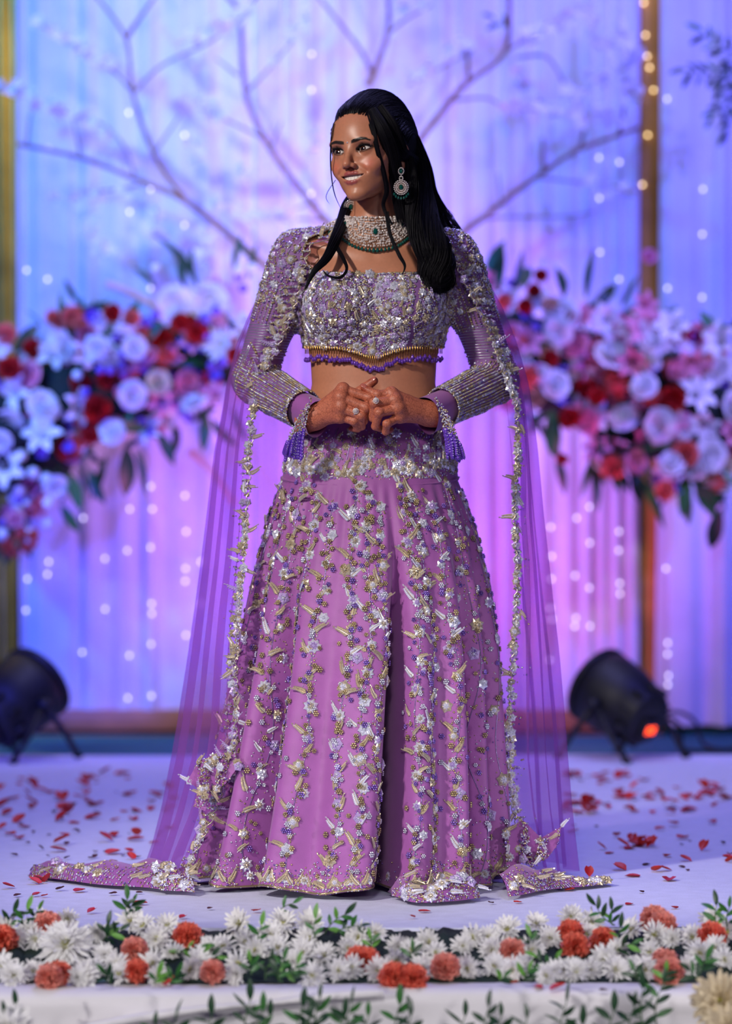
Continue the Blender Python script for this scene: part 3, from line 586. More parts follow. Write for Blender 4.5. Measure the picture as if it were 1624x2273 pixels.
def put_petal(px, py, k, L_, z=0.0):
    p = G(px, py, z); lab, mes, grp = PK[k]
    tilt = gp.gauss(0, .35); Rm = Matrix.Rotation(gp.uniform(0, 6.28), 4, 'Z') @ Matrix.Rotation(tilt, 4, 'X')
    zl = abs(math.sin(tilt)) * L_ * .5
    link('rose_petal', gp.choice(mes), None, M=Matrix.Translation((p[0], p[1], z - .0025 + zl)) @ Rm @ Matrix.Scale(L_, 4), label=lab, category='petal', group=grp)
def cluster(n, x0, x1, y0, y1, small=.35):
    for _ in range(n):
        k = 2 if gp.random() < small else (0 if gp.random() < .6 else 1); L_ = gp.uniform(.008, .018) if k == 2 else gp.uniform(.022, .044)
        put_petal(gp.uniform(x0, x1), gp.uniform(y0, y1), k, L_)
cluster(26, 0, 400, 1760, 1800, .1); cluster(20, 0, 390, 1715, 1760, .2); cluster(36, 0, 380, 1800, 1870, .4); cluster(16, 10, 340, 1870, 1905, .6)
cluster(16, 1245, 1430, 1715, 1735, .1); cluster(22, 1360, 1624, 1760, 1776, .05); cluster(18, 1245, 1350, 1780, 1802, .05); cluster(40, 1245, 1624, 1730, 1880, .6); cluster(14, 1400, 1460, 1860, 1880, .1); cluster(18, 1300, 1624, 1880, 1960, .35); cluster(10, 1560, 1624, 1730, 1800, .2)
for (px, py, k, L_) in [(90, 1953, 0, .03), (75, 1958, 1, .03), (105, 1956, 0, .026), (20, 1968, 0, .026), (80, 1985, 0, .02), (178, 1975, 0, .028), (135, 1973, 2, .02), (40, 1986, 2, .016), (100, 1987, 0, .016), (252, 1982, 2, .018), (313, 2003, 0, .028), (203, 2023, 0, .022), (405, 2035, 0, .02), (570, 2021, 0, .024), (467, 2014, 2, .013), (943, 2021, 0, .024), (915, 2035, 0, .016), (1265, 1974, 1, .02), (1422, 1979, 2, .014), (1395, 2005, 0, .02), (1495, 2015, 0, .02), (1150, 2001, 1, .018), (1090, 2003, 2, .014), (310, 1979, 2, .014), (250, 1910, 0, .02), (290, 1903, 1, .026)]: put_petal(px, py, k, L_)
for (px, py, k, L_) in [(368, 2183, 1, .036), (95, 2189, 2, .016), (1240, 2194, 1, .03), (1195, 2190, 1, .02), (905, 2186, 1, .02), (1133, 2180, 1, .03), (890, 2195, 2, .015), (1340, 2196, 2, .016)]:
    lab = PK[k][0].replace('white stage carpet', 'white cloth of the front step'); put_petal(px, py, k, L_, STEPZ + .003); o = COL.objects[-1]; o['label'] = lab; o['group'] = 'petals on the front step'
# ================================================================== FRONT FLOWER BORDER
fm = M('foam_green', S(16, 40, 30), .95, noise=(.3, 30), bump=(1, 60))
mb = MB(); nx = 160; xs = np.linspace(-.86, .86, nx); pr_ = [(EDGE - .035, STEPZ + .002), (EDGE - .04, -.005), (-.86, -.008), (-1.0, -.03), (-1.10, STEPZ + .002)]
V = np.stack([np.stack([xs, np.full(nx, a) + RNG.normal(0, .003, nx), np.full(nx, b) + (RNG.normal(0, .004, nx) if b > -.05 else 0)], -1) for a, b in pr_], 1).reshape(-1, 3)
mb.add(V, grid_faces(nx, len(pr_))); mb.obj('greenery_bed', fm, label='dark green moss bed under the row of flowers along the stage edge', category='flower bed')
gm = np.random.default_rng(9)
MUMS = []
for i, (rings, n, wd, flat) in enumerate([(4, 20, .085, 4), (4, 18, .10, 10), (5, 22, .08, 16), (3, 18, .10, 2)]):
    MUMS.append((mum(1.0, rings, n, wd, gm, flat).mesh('petals', pet_white), i))
cen = MB(); cen.inst(ICO2, [(0, 0, .10)], None, (.24, .24, .16)); cen_me = cen.mesh('flower_centre', cen_y)
cal_me = MB(); V, F = lathe([(.001, -.5), (.10, -.48), (.12, -.2), (.36, -.05), (.3, .02)], 10); cal_me.add(V, F); cal_me = cal_me.mesh('calyx', stem_m)
gq = random.Random(31)
def border_pos(px, py):
    f = min(1, max(0, (py - 2030) / 150)); d = 6.70 + (6.36 - 6.70) * f; return P(px, py, CAMY + d)
def put_mum(px, py, dia, kind, big=False, y=None):
    p = border_pos(px, py) if y is None else P(px, py, y); r = dia / 2 / (FPX / (p[1] - CAMY)); p[2] = max(p[2], STEPZ + .45 * r) if y is None else p[2]
    me = MUMS[kind][0]
    lab = {0: 'white chrysanthemum opened flat with a yellow-green centre in the front flower border', 1: 'white chrysanthemum with loose cupped petals in the front flower border', 2: 'dense rounded white chrysanthemum with hidden centre in the front flower border', 3: 'thin-petalled white daisy-like chrysanthemum in the front flower border'}[kind]
    if big: lab = big
    Rm = frame(nrm(np.array([gq.gauss(0, .35), -1, gq.gauss(.45, .3)])), np.array([gq.gauss(0, 1), 0, gq.gauss(0, 1)]))
    t = thing('chrysanthemum', lab, 'flower', group=None if big else ['flat open mums', 'cupped mums', 'rounded mums', 'thin-petalled mums'][kind] + ' in the front border', M_=mat4(p, Rm, r))
    a = link('petals', me, t); a['kind'] = 'stuff'
    if kind != 2: link('flower_centre', cen_me, t)
    link('calyx', cal_me, t)
L1 = [(75,250),(130,210),(155,250),(465,320),(150,395),(60,412),(420,380),(580,170),(635,190),(690,250),(740,190),(520,360),(680,360),(530,405),(770,310),(840,385),(880,350),(1060,180),(990,280),(1090,260),(1255,175),(1375,180),(1200,230),(1370,250),(1230,290),(1060,360),(1050,405),(1345,310),(1440,320),(1540,290),(1385,412),(1500,390),(1590,240),(1560,380),(700,412),(10,370),(340,420),(30,205),(300,160),(190,170),(430,225),(1130,300),(245,300),(1300,350),(940,300),(380,410)]
L2 = [(40,225),(145,285),(280,265),(130,345),(255,380),(310,310),(430,280),(450,380),(475,240),(625,205),(560,300),(570,370),(650,385),(700,370),(755,180),(815,245),(910,150),(1000,180),(980,230),(1000,385),(930,392),(1060,340),(1105,385),(800,410),(830,395),(1180,205),(1260,310),(1360,250),(1445,240),(1540,160),(1420,370),(1550,290),(1590,340),(1280,230),(1190,370),(50,390),(1240,385),(680,300),(1600,220),(540,240),(880,390),(730,300),(1120,300),(1480,310),(200,300)]
for i, (x, y) in enumerate(L1 + L2):
    off = 0 if i < len(L1) else 812; put_mum(off + x / 2, 1960 + y / 2, gq.uniform(58, 78), gq.choice([0, 0, 1, 2, 3, 0]))
MUMS.append((mum(1.0, 7, 30, .055, gm, -18).mesh('petals', pet_white), 4))
put_mum(153, 2077, 128, 4, 'very large shaggy white chrysanthemum with long drooping petals in the front border') if False else None
p = border_pos(153, 2085); p[1] -= .075; r = 72 / (FPX / (p[1] - CAMY))
t = thing('chrysanthemum', 'very large shaggy white chrysanthemum with long drooping petals in the front border', 'flower', M_=mat4(p, frame(nrm(np.array([-.05, -.8, .62]))), r)); link('petals', MUMS[4][0], t)['kind'] = 'stuff'; link('flower_centre', cen_me, t); link('calyx', cal_me, t)
CA = {c: carnation(1.0, 70, gm).mesh('petals', m) for c, m in (('coral', pet_coral), ('salmon', pet_salmon))}
C1 = [(15,245,0),(215,185,1),(600,295,1),(835,230,0),(265,400,0),(225,415,1),(610,385,0),(945,390,1),(1590,330,0)]; C2 = [(5,335,0),(125,410,0),(205,418,0),(350,370,1),(645,300,1),(905,215,0),(925,275,0),(1050,250,0),(1275,160,1),(1310,185,1),(1530,230,0),(1320,350,1),(1340,390,1)]
for i, (x, y, k) in enumerate(C1 + C2):
    off = 0 if i < len(C1) else 812; px, py = off + x / 2, 1960 + y / 2; p = border_pos(px, py); p[1] -= .02; r = gq.uniform(28, 35) / (FPX / (p[1] - CAMY)); p[2] = max(p[2], STEPZ + .5 * r)
    t = thing('carnation', ['deep coral ruffled carnation among the white mums of the front border', 'pale salmon ruffled carnation among the white mums of the front border'][k], 'flower', group=['deep coral carnations in the front border', 'pale salmon carnations in the front border'][k], M_=mat4(p, frame(nrm(np.array([gq.gauss(0, .3), -1, .6]))), r))
    link('petals', CA[['coral', 'salmon'][k]], t)['kind'] = 'stuff'; link('calyx', cal_me, t)
SG = 'leafy sprigs in the front border'
SB = [(40,190,60,130),(100,190,120,120),(150,170,170,120),(480,240,480,190),(570,150,565,75),(580,130,590,90),(800,300,880,290),(820,290,770,330),(860,320,960,330),(1150,260,1160,190),(1120,400,1110,350),(1180,420,1200,350),(1240,430,1260,340),(1300,430,1320,360),(1400,240,1400,160),(1440,220,1530,140),(1480,220,1600,190),(1230,130,1300,90),(500,440,470,410),(690,440,700,410),(760,440,780,410),(450,260,530,210),(1200,400,1290,400)]
SC = [(1100,180,1020,100),(1090,180,1090,120),(1120,270,1130,200),(800,340,880,340),(820,360,760,330),(1480,390,1510,340),(590,430,610,420),(700,430,720,390),(1320,440,1330,400),(30,290,20,250),(1600,200,1612,110),(1100,300,1180,270),(1480,420,1440,390),(1200,420,1190,390),(740,280,730,240),(1560,200,1555,100),(200,340,205,300)]
for i, (a, b, c, d) in enumerate(SB + SC):
    off = 0 if i < len(SB) else 812; p0 = border_pos(off + a / 2, 1960 + b / 2); p0[1] -= .025; p1 = P(off + c / 2, 1960 + d / 2, p0[1] - .005)
    ln = np.linalg.norm(p1 - p0); p0[2] = max(p0[2], STEPZ + .004); sprig('leaf_sprig', 'glossy green leaf sprig tucked among the flowers of the front border', p0, p1, max(4, int(ln / .008)), .027, ['d', 'm', 'm', 'd', 'l'], 300 + i, SG, stemr=.0014)
# shrubs at the foot of the step (tops only in frame)
FG = 'shrub shoots at the foot of the step'
FS = [(80,560,70,515),(120,640,150,530),(30,640,20,560),(560,640,560,605),(690,640,690,600),(780,640,780,580),(880,640,870,560),(950,640,940,555),(1010,640,1040,600),(1110,640,1110,490),(1150,640,1165,540),(1060,640,1050,545),(1200,640,1200,560),(1290,640,1300,480),(1330,640,1345,520),(1420,620,1420,480),(1460,640,1480,540),(1560,640,1560,510),(1240,640,1230,580),(1380,640,1380,560),(1520,640,1530,560),(1600,640,1610,530)]
FS2 = [(10,640,10,560),(60,640,70,540),(150,640,150,510),(210,640,200,560),(270,640,280,530),(430,640,440,560),(480,640,480,540),(550,640,545,520),(600,640,600,560),(660,640,680,510),(720,640,715,570),(800,640,800,485),(880,640,890,500),(950,640,960,600),(1040,640,1060,520),(1090,640,1100,540),(1130,640,1120,490),(1180,640,1190,520),(1250,560,1230,440),(1250,640,1250,500),(1290,520,1320,415)]
for i, (a, b, c, d) in enumerate(FS + FS2):
    if i % 5 in (1, 3): continue
    off = 0 if i < len(FS) else 812; yy = LIP - .10 - .05 * (i % 3); p0 = P(off + a / 2, 1960 + b / 2 + 60, yy); p1 = P(off + c / 2, 1960 + d / 2 + 16, yy - .01); ln = np.linalg.norm(p1 - p0)
    sprig('shrub_shoot', 'upright shoot of broad green leaves growing before the white front step', p0, p1, max(5, int(ln / .013)), .034, ['d', 'd', 'd', 'm', 'dn'], 500 + i, FG, stemr=.0018)
cm = mum(1.0, 7, 30, .075, gm, -10).mesh('petals', pet_cream)
for (px, py, dia, lab) in [(1600, 2222, 150, 'large cream dahlia-like flower with a dark centre beside the end of the front step'), (1618, 2290, 140, 'large cream flower crowded under its dark-centred twin at the end of the step'), (20, 2285, 130, 'big white flower head peeping over a shrub at the foot of the step')]:
    p = P(px, py, LIP - .14 - (.07 if py > 2280 else 0)); r = dia / 2 / (FPX / (p[1] - CAMY))
    t = thing('dahlia', lab, 'flower', M_=mat4(p, frame(nrm(np.array([-.3, -1, .35]))), r)); link('petals', cm if px > 100 else MUMS[4][0], t)['kind'] = 'stuff'; link('flower_centre', cen_me, t)
    c = np.array([[0, 0, -.05], [.0, -.5, -.4], [0, -2.2, -.6]]); V, F = tube(c, .05, 6); q = MB(); q.add(V, F); q.obj('stem', stem_m, t)
# ================================================================== IMPLICIT SURFACES (body, hands, garment)
def smin(a, b, k):
    h = np.clip(.5 + .5 * (b - a) / k, 0, 1); return b * (1 - h) + a * h - k * h * (1 - h)
def smax(a, b, k): return -smin(-a, -b, k)
def ell(p, c, r):
    q = (p - np.float32(c)) / np.float32(r); k0 = np.sqrt((q * q).sum(1)); k1 = np.sqrt(((q / np.float32(r)) ** 2).sum(1)) + 1e-9
    return k0 * (k0 - 1) / k1
def rc(p, a, b, r1, r2):
    a = np.float32(a); b = np.float32(b); ba = b - a; pa = p - a
    t = np.clip(pa @ ba / np.dot(ba, ba), 0, 1); d = pa - t[:, None] * ba
    return np.sqrt((d * d).sum(1)) - (r1 + (r2 - r1) * t)
def nets(f, lo, hi, h, B=8, safe=2.2):
    lo = np.array(lo, float); nb = np.ceil((np.array(hi) - lo) / h / B).astype(int); n = nb * B
    ci = np.stack(np.meshgrid(*[np.arange(k) for k in nb], indexing='ij'), -1).reshape(-1, 3)
    dc = f((lo + (ci * B + (B - 1) / 2) * h).astype(np.float32))
    vals = np.repeat(np.repeat(np.repeat(dc.reshape(nb), B, 0), B, 1), B, 2).astype(np.float32)
    act = ci[np.abs(dc) < B * h * .87 * safe]
    off = np.stack(np.meshgrid(*[np.arange(B)] * 3, indexing='ij'), -1).reshape(-1, 3)
    for s in range(0, len(act), 400):
        idx = (act[s:s + 400, None] * B + off[None]).reshape(-1, 3)
        vals[idx[:, 0], idx[:, 1], idx[:, 2]] = f((lo + idx * h).astype(np.float32))
    vals[[0, -1]] = 1; vals[:, [0, -1]] = 1; vals[:, :, [0, -1]] = 1
    ins = vals < 0; ids, poss, Q = [], [], []
    m = n - 1; flat = lambda c: (c[:, 0] * m[1] + c[:, 1]) * m[2] + c[:, 2]
    for ax in range(3):
        sl0 = [slice(None)] * 3; sl1 = [slice(None)] * 3; sl0[ax] = slice(0, -1); sl1[ax] = slice(1, None)
        A, Bv = vals[tuple(sl0)], vals[tuple(sl1)]
        idx = np.argwhere(ins[tuple(sl0)] != ins[tuple(sl1)])
        if not len(idx): continue
        a = A[idx[:, 0], idx[:, 1], idx[:, 2]]; b = Bv[idx[:, 0], idx[:, 1], idx[:, 2]]
        pos = idx.astype(float); pos[:, ax] += a / (a - b)
        o1, o2 = (ax + 1) % 3, (ax + 2) % 3; cells = []
        for d1, d2 in ((-1, -1), (0, -1), (0, 0), (-1, 0)):
            c = idx.copy(); c[:, o1] += d1; c[:, o2] += d2; fc = flat(c); cells.append(fc); ids.append(fc); poss.append(pos)
        q = np.stack(cells, 1); q[a > 0] = q[a > 0][:, ::-1]; Q.append(q)
    ids = np.concatenate(ids); poss = np.concatenate(poss); Q = np.concatenate(Q)
    u, inv = np.unique(ids, return_inverse=True); cnt = np.bincount(inv)
    V = np.stack([np.bincount(inv, poss[:, k]) / cnt for k in range(3)], -1) * h + lo
    return V, np.searchsorted(u, Q)
def grad(f, p, e=.0008):
    p = p.astype(np.float32); g = np.stack([f(p + np.float32(d)) - f(p - np.float32(d)) for d in np.eye(3) * e], -1); return nrm(g)
def shoot(f, o, d, r1, off=0., r0=0., it=16):
    """first root of f-off along rays from o in direction d (o inside)"""
    o = np.asarray(o, float); d = nrm(d); a = np.full(len(d), float(r0)); b = np.full(len(d), float(r1))
    for _ in range(it):
        m_ = (a + b) / 2; v = f((o + d * m_[:, None]).astype(np.float32)) - off
        a = np.where(v < 0, m_, a); b = np.where(v < 0, b, m_)
    return o + d * ((a + b) / 2)[:, None]
# ------------------------------------------------------------------ the head, in its own frame (x her left, y ahead, z up, eye level = 0)
YAW = math.radians(30); ROLL = math.radians(-5); PITCH = math.radians(0)
HP = np.array([P(821, 338, -.01)[0], -.01, P(821, 338, -.045)[2]])
_L = np.array([math.cos(YAW), -math.sin(YAW), 0]); _F = np.array([-math.sin(YAW), -math.cos(YAW), 0]); _U = np.array([0, 0, 1.0])
HR = np.stack([_L, _F, _U], -1)                                   # head axes as columns
_c, _s = math.cos(ROLL), math.sin(ROLL); HR = HR @ np.array([[_c, 0, _s], [0, 1, 0], [-_s, 0, _c]])   # roll about the nose axis
HRf = HR.astype(np.float32)
def h2w(p): return np.asarray(p) @ HR.T + HP
def w2h(p): return (p - HP.astype(np.float32)) @ HRf
EX, EY, ER = .0305, .0705, .0125
def eye_open(ax, z):
    u = ax - EX; t = np.clip(1 - (u / .0155) ** 2, -.6, 1); tilt = .0016 + .11 * u
    return np.maximum(z - (tilt + .0050 * np.sign(t) * np.abs(t) ** .8), (tilt - .0040 * t) - z)
def mouth_open(x, z):
    t = np.clip(1 - (x / .0285) ** 2, -.5, 1); zc = -.0536 + 3.0 * x ** 2
    return np.maximum(z - (zc + .0018 * t), (zc - .0072 * t ** .9 * np.sign(t) if False else zc - .0084 * t) - z)
UL = [(-0.03155, 0.06877, -0.05034), (-0.02146, 0.07867, -0.04902), (-0.01218, 0.08467, -0.04821), (-0.00522, 0.08714, -0.04721), (0.0, 0.0872, -0.048), (0.00522, 0.08714, -0.04721), (0.01218, 0.08467, -0.04821), (0.02146, 0.07867, -0.04902), (0.03155, 0.06877, -0.05034)]
LL = [(-0.03109, 0.06883, -0.05093), (-0.02494, 0.07511, -0.05673), (-0.01682, 0.08067, -0.062), (-0.00812, 0.08395, -0.0651), (0.0, 0.0849, -0.066), (0.00812, 0.08395, -0.0651), (0.01682, 0.08067, -0.062), (0.02494, 0.07511, -0.05673), (0.03109, 0.06883, -0.05093)]
def lips(p):
    d = None
    for ch, rr in ((UL, (.0014, .0028, .0034, .0037, .0034, .0037, .0034, .0028, .0014)), (LL, (.0014, .0027, .0039, .0046, .0048, .0046, .0039, .0027, .0014))):
        for i in range(len(ch) - 1):
            e = rc(p, ch[i], ch[i + 1], rr[i], rr[i + 1]); d = e if d is None else smin(d, e, .0030)
    return d
def head_sdf(p):
    x, y, z = p[:, 0], p[:, 1], p[:, 2]; ax = np.abs(x); q = p.copy(); q[:, 0] = ax
    d = ell(p, (0, -.014, .024), (.0725, .094, .086))
    d = smin(d, ell(p, (0, .028, .030), (.060, .0595, .066)), .03)
    d = smin(d, ell(p, (0, .030, -.028), (.0575, .050, .060)), .03)
    d = smin(d, ell(p, (0, .034, -.056), (.040, .043, .032)), .03)
    d = smin(d, rc(q, (.043, .006, -.034), (.012, .064, -.087), .010, .0110), .026)
    d = smin(d, ell(p, (0, .0735, -.0910), (.0145, .0130, .0120)), .016)
    d = smin(d, ell(q, (.044, .050, -.024), (.020, .020, .015)), .018)
    d = smin(d, ell(q, (.034, .062, -.038), (.017, .017, .014)), .016)
    d = smin(d, ell(q, (.028, .0735, .019), (.024, .0125, .0085)), .016)
    d = smax(d, -ell(q, (.0315, .0925, .0005), (.0175, .0135, .0115)), .010)
    d = smin(d, ell(p, (0, .060, -.057), (.034, .0272, .023)), .014)
    # nose
    d = smin(d, rc(p, (0, .0800, .014), (0, .1010, -.025), .0060, .0070), .010)
    d = smin(d, ell(p, (0, .1015, -.0300), (.0090, .0100, .0078)), .006)
    d = smin(d, ell(q, (.0105, .0930, -.0330), (.0056, .0080, .0058)), .005)
    d = smax(d, -ell(q, (.0062, .0965, -.0386), (.0034, .0055, .0036)), .002)
    d = smax(d, -rc(p, (0, .0950, -.0400), (0, .0940, -.0440), .0016, .0022), .004)      # philtrum
    # smile folds
    d = smax(d, -rc(q, (.0205, .0885, -.0340), (.0330, .0790, -.0460), .0002, .0001), .010)
    # lids
    e = np.float32(1) * np.sqrt((ax - EX) ** 2 + (y - EY) ** 2 + z ** 2)
    lid = e - .0140
    d = smin(d, lid, .0045)
    d = smax(d, -(np.abs(np.sqrt((ax - EX) ** 2 + (z - .0105 + 18 * (ax - EX) ** 2) ** 2) - .0) - .0011 + np.where(y > .07, 0, .1)), .003)   # crease
    op = eye_open(ax, z); d = smax(d, -np.maximum(np.maximum(op, .062 - y), -(lid - .02) * 0 - 1), .0009)
    # lips and mouth
    d = smin(d, lips(p), .0028)
    d = smax(d, -np.maximum(mouth_open(x, z), .065 - y), .0012)
    # ears
    ec = q - np.float32((.0745, -.014, -.012)); ca, sa = math.cos(.35), math.sin(.35)
    er = np.stack([ec[:, 0] * ca + ec[:, 1] * sa, -ec[:, 0] * sa + ec[:, 1] * ca, ec[:, 2]], -1).astype(np.float32)
    ear = ell(er, (0, 0, 0), (.0060, .0145, .0260)); ear = smin(ear, ell(er, (0, .004, -.022), (.0050, .008, .009)), .006)
    ear = smax(ear, -ell(er, (.006, .002, .004), (.0060, .0105, .019)), .003)
    d = smin(d, ear, .005)
    return d
# ------------------------------------------------------------------ torso and arms, world frame
BX = .016
_tz = np.array([.80, .92, 1.00, 1.045, 1.09, 1.13, 1.17, 1.21, 1.25, 1.29, 1.33, 1.36])
_ta = np.array([.165, .160, .140, .1305, .133, .140, .148, .152, .152, .150, .120, .06])
_tb = np.array([.11, .108, .096, .088, .088, .092, .098, .102, .100, .092, .078, .05])
_ty = np.array([.02, .015, .008, .004, .006, .010, .014, .016, .018, .022, .028, .03])
SHL, SHR = np.array([-.150, .020, 1.318]), np.array([.188, .020, 1.318])
ELL_, ELR = P(563, 845, .045), P(1104, 845, .045)
WRL, WRR = P(700, 925, -.145), P(952, 918, -.145)
NK0 = np.array([BX + .004, .035, 1.30]); NK1 = np.array([P(833, 455, .02)[0], .012, 1.47])
def torso_sdf(p):
    x = p[:, 0] - np.float32(BX); z = p[:, 2]
    a = np.interp(z, _tz, _ta).astype(np.float32); b = np.interp(z, _tz, _tb).astype(np.float32); c = np.interp(z, _tz, _ty).astype(np.float32)
    y = p[:, 1] - c; k = np.sqrt((x / a) ** 2 + (y / b) ** 2); d = (k - 1) * np.minimum(a, b)
    d = smax(d, np.maximum(z - 1.37, .82 - z), .03)
    q = p.copy(); q[:, 0] = np.abs(x)
    d = smin(d, ell(q, (.068, -.062, 1.205), (.066, .058, .060)), .035)
    d = smin(d, rc(p, NK0, NK1, .052, .0445), .045)
    d = smin(d, rc(q, (.045, .036, 1.358), (.150, .026, 1.322), .034, .038), .040)
    d = smin(d, rc(q, (.018, -.042, 1.312), (.130, -.012, 1.340), .009, .009), .022)   # collar bones
    n = p - np.float32((BX + .006, -.088, 1.03)); d = smax(d, -(np.sqrt(n[:, 0] ** 2 + (n[:, 2] * .7) ** 2 + n[:, 1] ** 2) - .0055), .008)   # navel
    return d
def arms_sdf(p, gr=0.0):
    d = None
    for s, e, w_ in ((SHL, ELL_, WRL), (SHR, ELR, WRR)):
        u = rc(p, s, e, .041 + gr, .032 + gr); l = rc(p, e, e + (w_ - e) * .35, .032 + gr, .034 + gr); l2 = rc(p, e + (w_ - e) * .35, w_, .034 + gr, .023 + gr)
        k = smin(smin(u, l, .015), l2, .01); d = k if d is None else np.minimum(d, k)
    return d
def body_sdf(p): return smin(torso_sdf(p), arms_sdf(p), .03)
def garment_sdf(p):
    d = smin(torso_sdf(p) - .006, arms_sdf(p, .006), .035)
    for s, e, w_ in ((SHL, ELL_, WRL), (SHR, ELR, WRR)):
        d = smin(d, rc(p, s + (e - s) * .1, e, .045, .038), .02)
        d = smin(d, rc(p, e, e + (w_ - e) * .80, .039, .037), .02)
    return d
# ------------------------------------------------------------------ hands: joints read from the photograph
def Z3(X, Y, y): return P(620 + X / 3.691, 800 + Y / 3.691, y)
H1 = dict(w=(WRL, .0235), mcp=[(520, 238, -.185), (500, 305, -.196), (500, 385, -.197), (498, 462, -.188)],
          fing=[[(735, 308, -.190), (705, 440, -.170), (640, 470, -.155)], [(705, 388, -.200), (690, 495, -.178), (630, 480, -.16)], [(668, 455, -.202), (672, 540, -.182), (610, 520, -.165)], [(612, 500, -.195), (640, 560, -.178), (590, 560, -.165)]],
          thumb=[(430, 330, -.160), (600, 290, -.158), (700, 225, -.170), (775, 168, -.176)])
H2 = dict(w=(WRR, .0235), mcp=[(915, 272, -.188), (945, 330, -.197), (968, 395, -.198), (985, 462, -.188)],
          fing=[[(800, 285, -.195), (735, 250, -.190), (692, 226, -.186)], [(778, 350, -.212), (762, 470, -.195), (800, 500, -.175)], [(815, 430, -.216), (785, 540, -.197), (830, 560, -.178)], [(880, 520, -.208), (868, 585, -.192), (910, 570, -.178)]],
          thumb=[(1040, 330, -.165), (900, 320, -.170), (810, 330, -.178), (770, 345, -.182)])
def hand_sdf(p, H, lift=0):
    w_, wr = H['w']; d = None; m = [Z3(*q) for q in H['mcp']]
    for k, q in enumerate(m):
        e = rc(p, w_, q, wr * .82, .0125); d = e if d is None else smin(d, e, .012)
    for k in range(3): d = smin(d, rc(p, m[k], m[k + 1], .0125, .0125), .008)
    ext = w_ + (w_ - (m[1] + m[2]) / 2) * .6
    d = smin(d, rc(p, ext, w_, .024, wr), .015)
    for k, q in enumerate(m): d = smin(d, ell(p, q + np.array([0, -.004, .002]), (.0105, .0105, .0105)), .008)
    for k, f in enumerate(H['fing']):
        pts = [m[k]] + [Z3(*q) for q in f]; s = (1.0, 1.03, .98, .86)[k]; r_ = (.0108 * s, .0096 * s, .0084 * s, .0072 * s); fd = None
        for i in range(3):
            e = rc(p, pts[i], pts[i + 1], r_[i], r_[i + 1]); fd = e if fd is None else smin(fd, e, .003)
        fd = smin(fd, ell(p, pts[1] + np.array([0, -.0015, .001]), (.0104 * s,) * 3), .004)
        d = smin(d, fd, .0020)
    tp = [Z3(*q) for q in H['thumb']]; r_ = (.0135, .0112, .0104, .0085); fd = None
    for i in range(3):
        e = rc(p, tp[i], tp[i + 1], r_[i], r_[i + 1]); fd = e if fd is None else smin(fd, e, .004)
    return smin(d, fd, .004)
# ================================================================== THE PERSON
skin_m = M('skin', None, .40, attr=True, noise=(.05, 160), sss=.12, bump=(.05, 900))
def henna():
    m = M('skin_henna', None, .5, attr=True, bump=(.05, 900)); nt = m.node_tree; N, L = nt.nodes, nt.links; b = N['Principled BSDF']
    at = [n for n in N if n.type == 'ATTRIBUTE'][0]; tc = N.new('ShaderNodeTexCoord')
    nz = N.new('ShaderNodeTexNoise'); nz.inputs['Scale'].default_value = 70; nz.inputs['Detail'].default_value = 1
    mixv = N.new('ShaderNodeVectorMath'); mixv.operation = 'MULTIPLY_ADD'; mixv.inputs[1].default_value = (.02,) * 3
    L.new(tc.outputs['Object'], nz.inputs['Vector']); L.new(nz.outputs['Color'], mixv.inputs[0]); L.new(tc.outputs['Object'], mixv.inputs[2])
    vo = N.new('ShaderNodeTexVoronoi'); vo.feature = 'DISTANCE_TO_EDGE'; vo.inputs['Scale'].default_value = 170; L.new(mixv.outputs[0], vo.inputs['Vector'])
    wv = N.new('ShaderNodeTexVoronoi'); wv.inputs['Scale'].default_value = 240; L.new(mixv.outputs[0], wv.inputs['Vector'])
    mr = N.new('ShaderNodeMapRange'); mr.inputs['From Min'].default_value = .04; mr.inputs['From Max'].default_value = .10; mr.inputs['To Min'].default_value = .55; mr.inputs['To Max'].default_value = 0; L.new(vo.outputs['Distance'], mr.inputs['Value'])
    m2 = N.new('ShaderNodeMapRange'); m2.inputs['From Min'].default_value = .15; m2.inputs['From Max'].default_value = .30; m2.inputs['To Min'].default_value = .45; m2.inputs['To Max'].default_value = 0; L.new(wv.outputs['Distance'], m2.inputs['Value'])
    mx = N.new('ShaderNodeMath'); mx.operation = 'MAXIMUM'; L.new(mr.outputs[0], mx.inputs[0]); L.new(m2.outputs[0], mx.inputs[1])
    mc = N.new('ShaderNodeMix'); mc.data_type = 'RGBA'; L.new(mx.outputs[0], mc.inputs['Factor']); L.new(at.outputs['Color'], mc.inputs['A']); mc.inputs['B'].default_value = (*S(112, 44, 30), 1)
    L.new(mc.outputs['Result'], b.inputs['Base Color']); return m
henna_m = henna()
SK = np.array(S(186, 122, 92)); 
def lerpc(C, col, f): 
    f = np.clip(f, 0, 1)[:, None]; return C * (1 - f) + np.array(col) * f
def sstep(a, b, x): t = np.clip((x - a) / (b - a), 0, 1); return t * t * (3 - 2 * t)
body = MB()
# head
V, F = nets(head_sdf, (-.096, -.125, -.130), (.096, .125, .125), .00115)
x, y, z = V.T; ax = np.abs(x); C = np.tile(SK, (len(V), 1))
C = lerpc(C, S(206, 100, 80), .6 * np.exp(-(((ax - .040) / .014) ** 2 + ((z + .030) / .013) ** 2)) * (y > .03))           # blush
C = lerpc(C, S(196, 116, 92), .3 * np.exp(-((x / .012) ** 2 + ((z + .03) / .012) ** 2)) * (y > .08))
op = eye_open(ax, z); front = y > .058
sh = np.exp(-(((ax - .032) / .017) ** 2 + ((z - .0095) / .0065) ** 2)) * front
C = lerpc(C, S(120, 66, 66), .75 * sh)                                                                                  # eyeshadow
tilt = .0016 + .11 * (ax - EX); up = z > tilt
lin = sstep(.0060, .0022, op) * np.where(up, 1, .8) * front * sstep(-.0005, .0020, ax - .0135)
C = lerpc(C, S(22, 12, 14), lin)
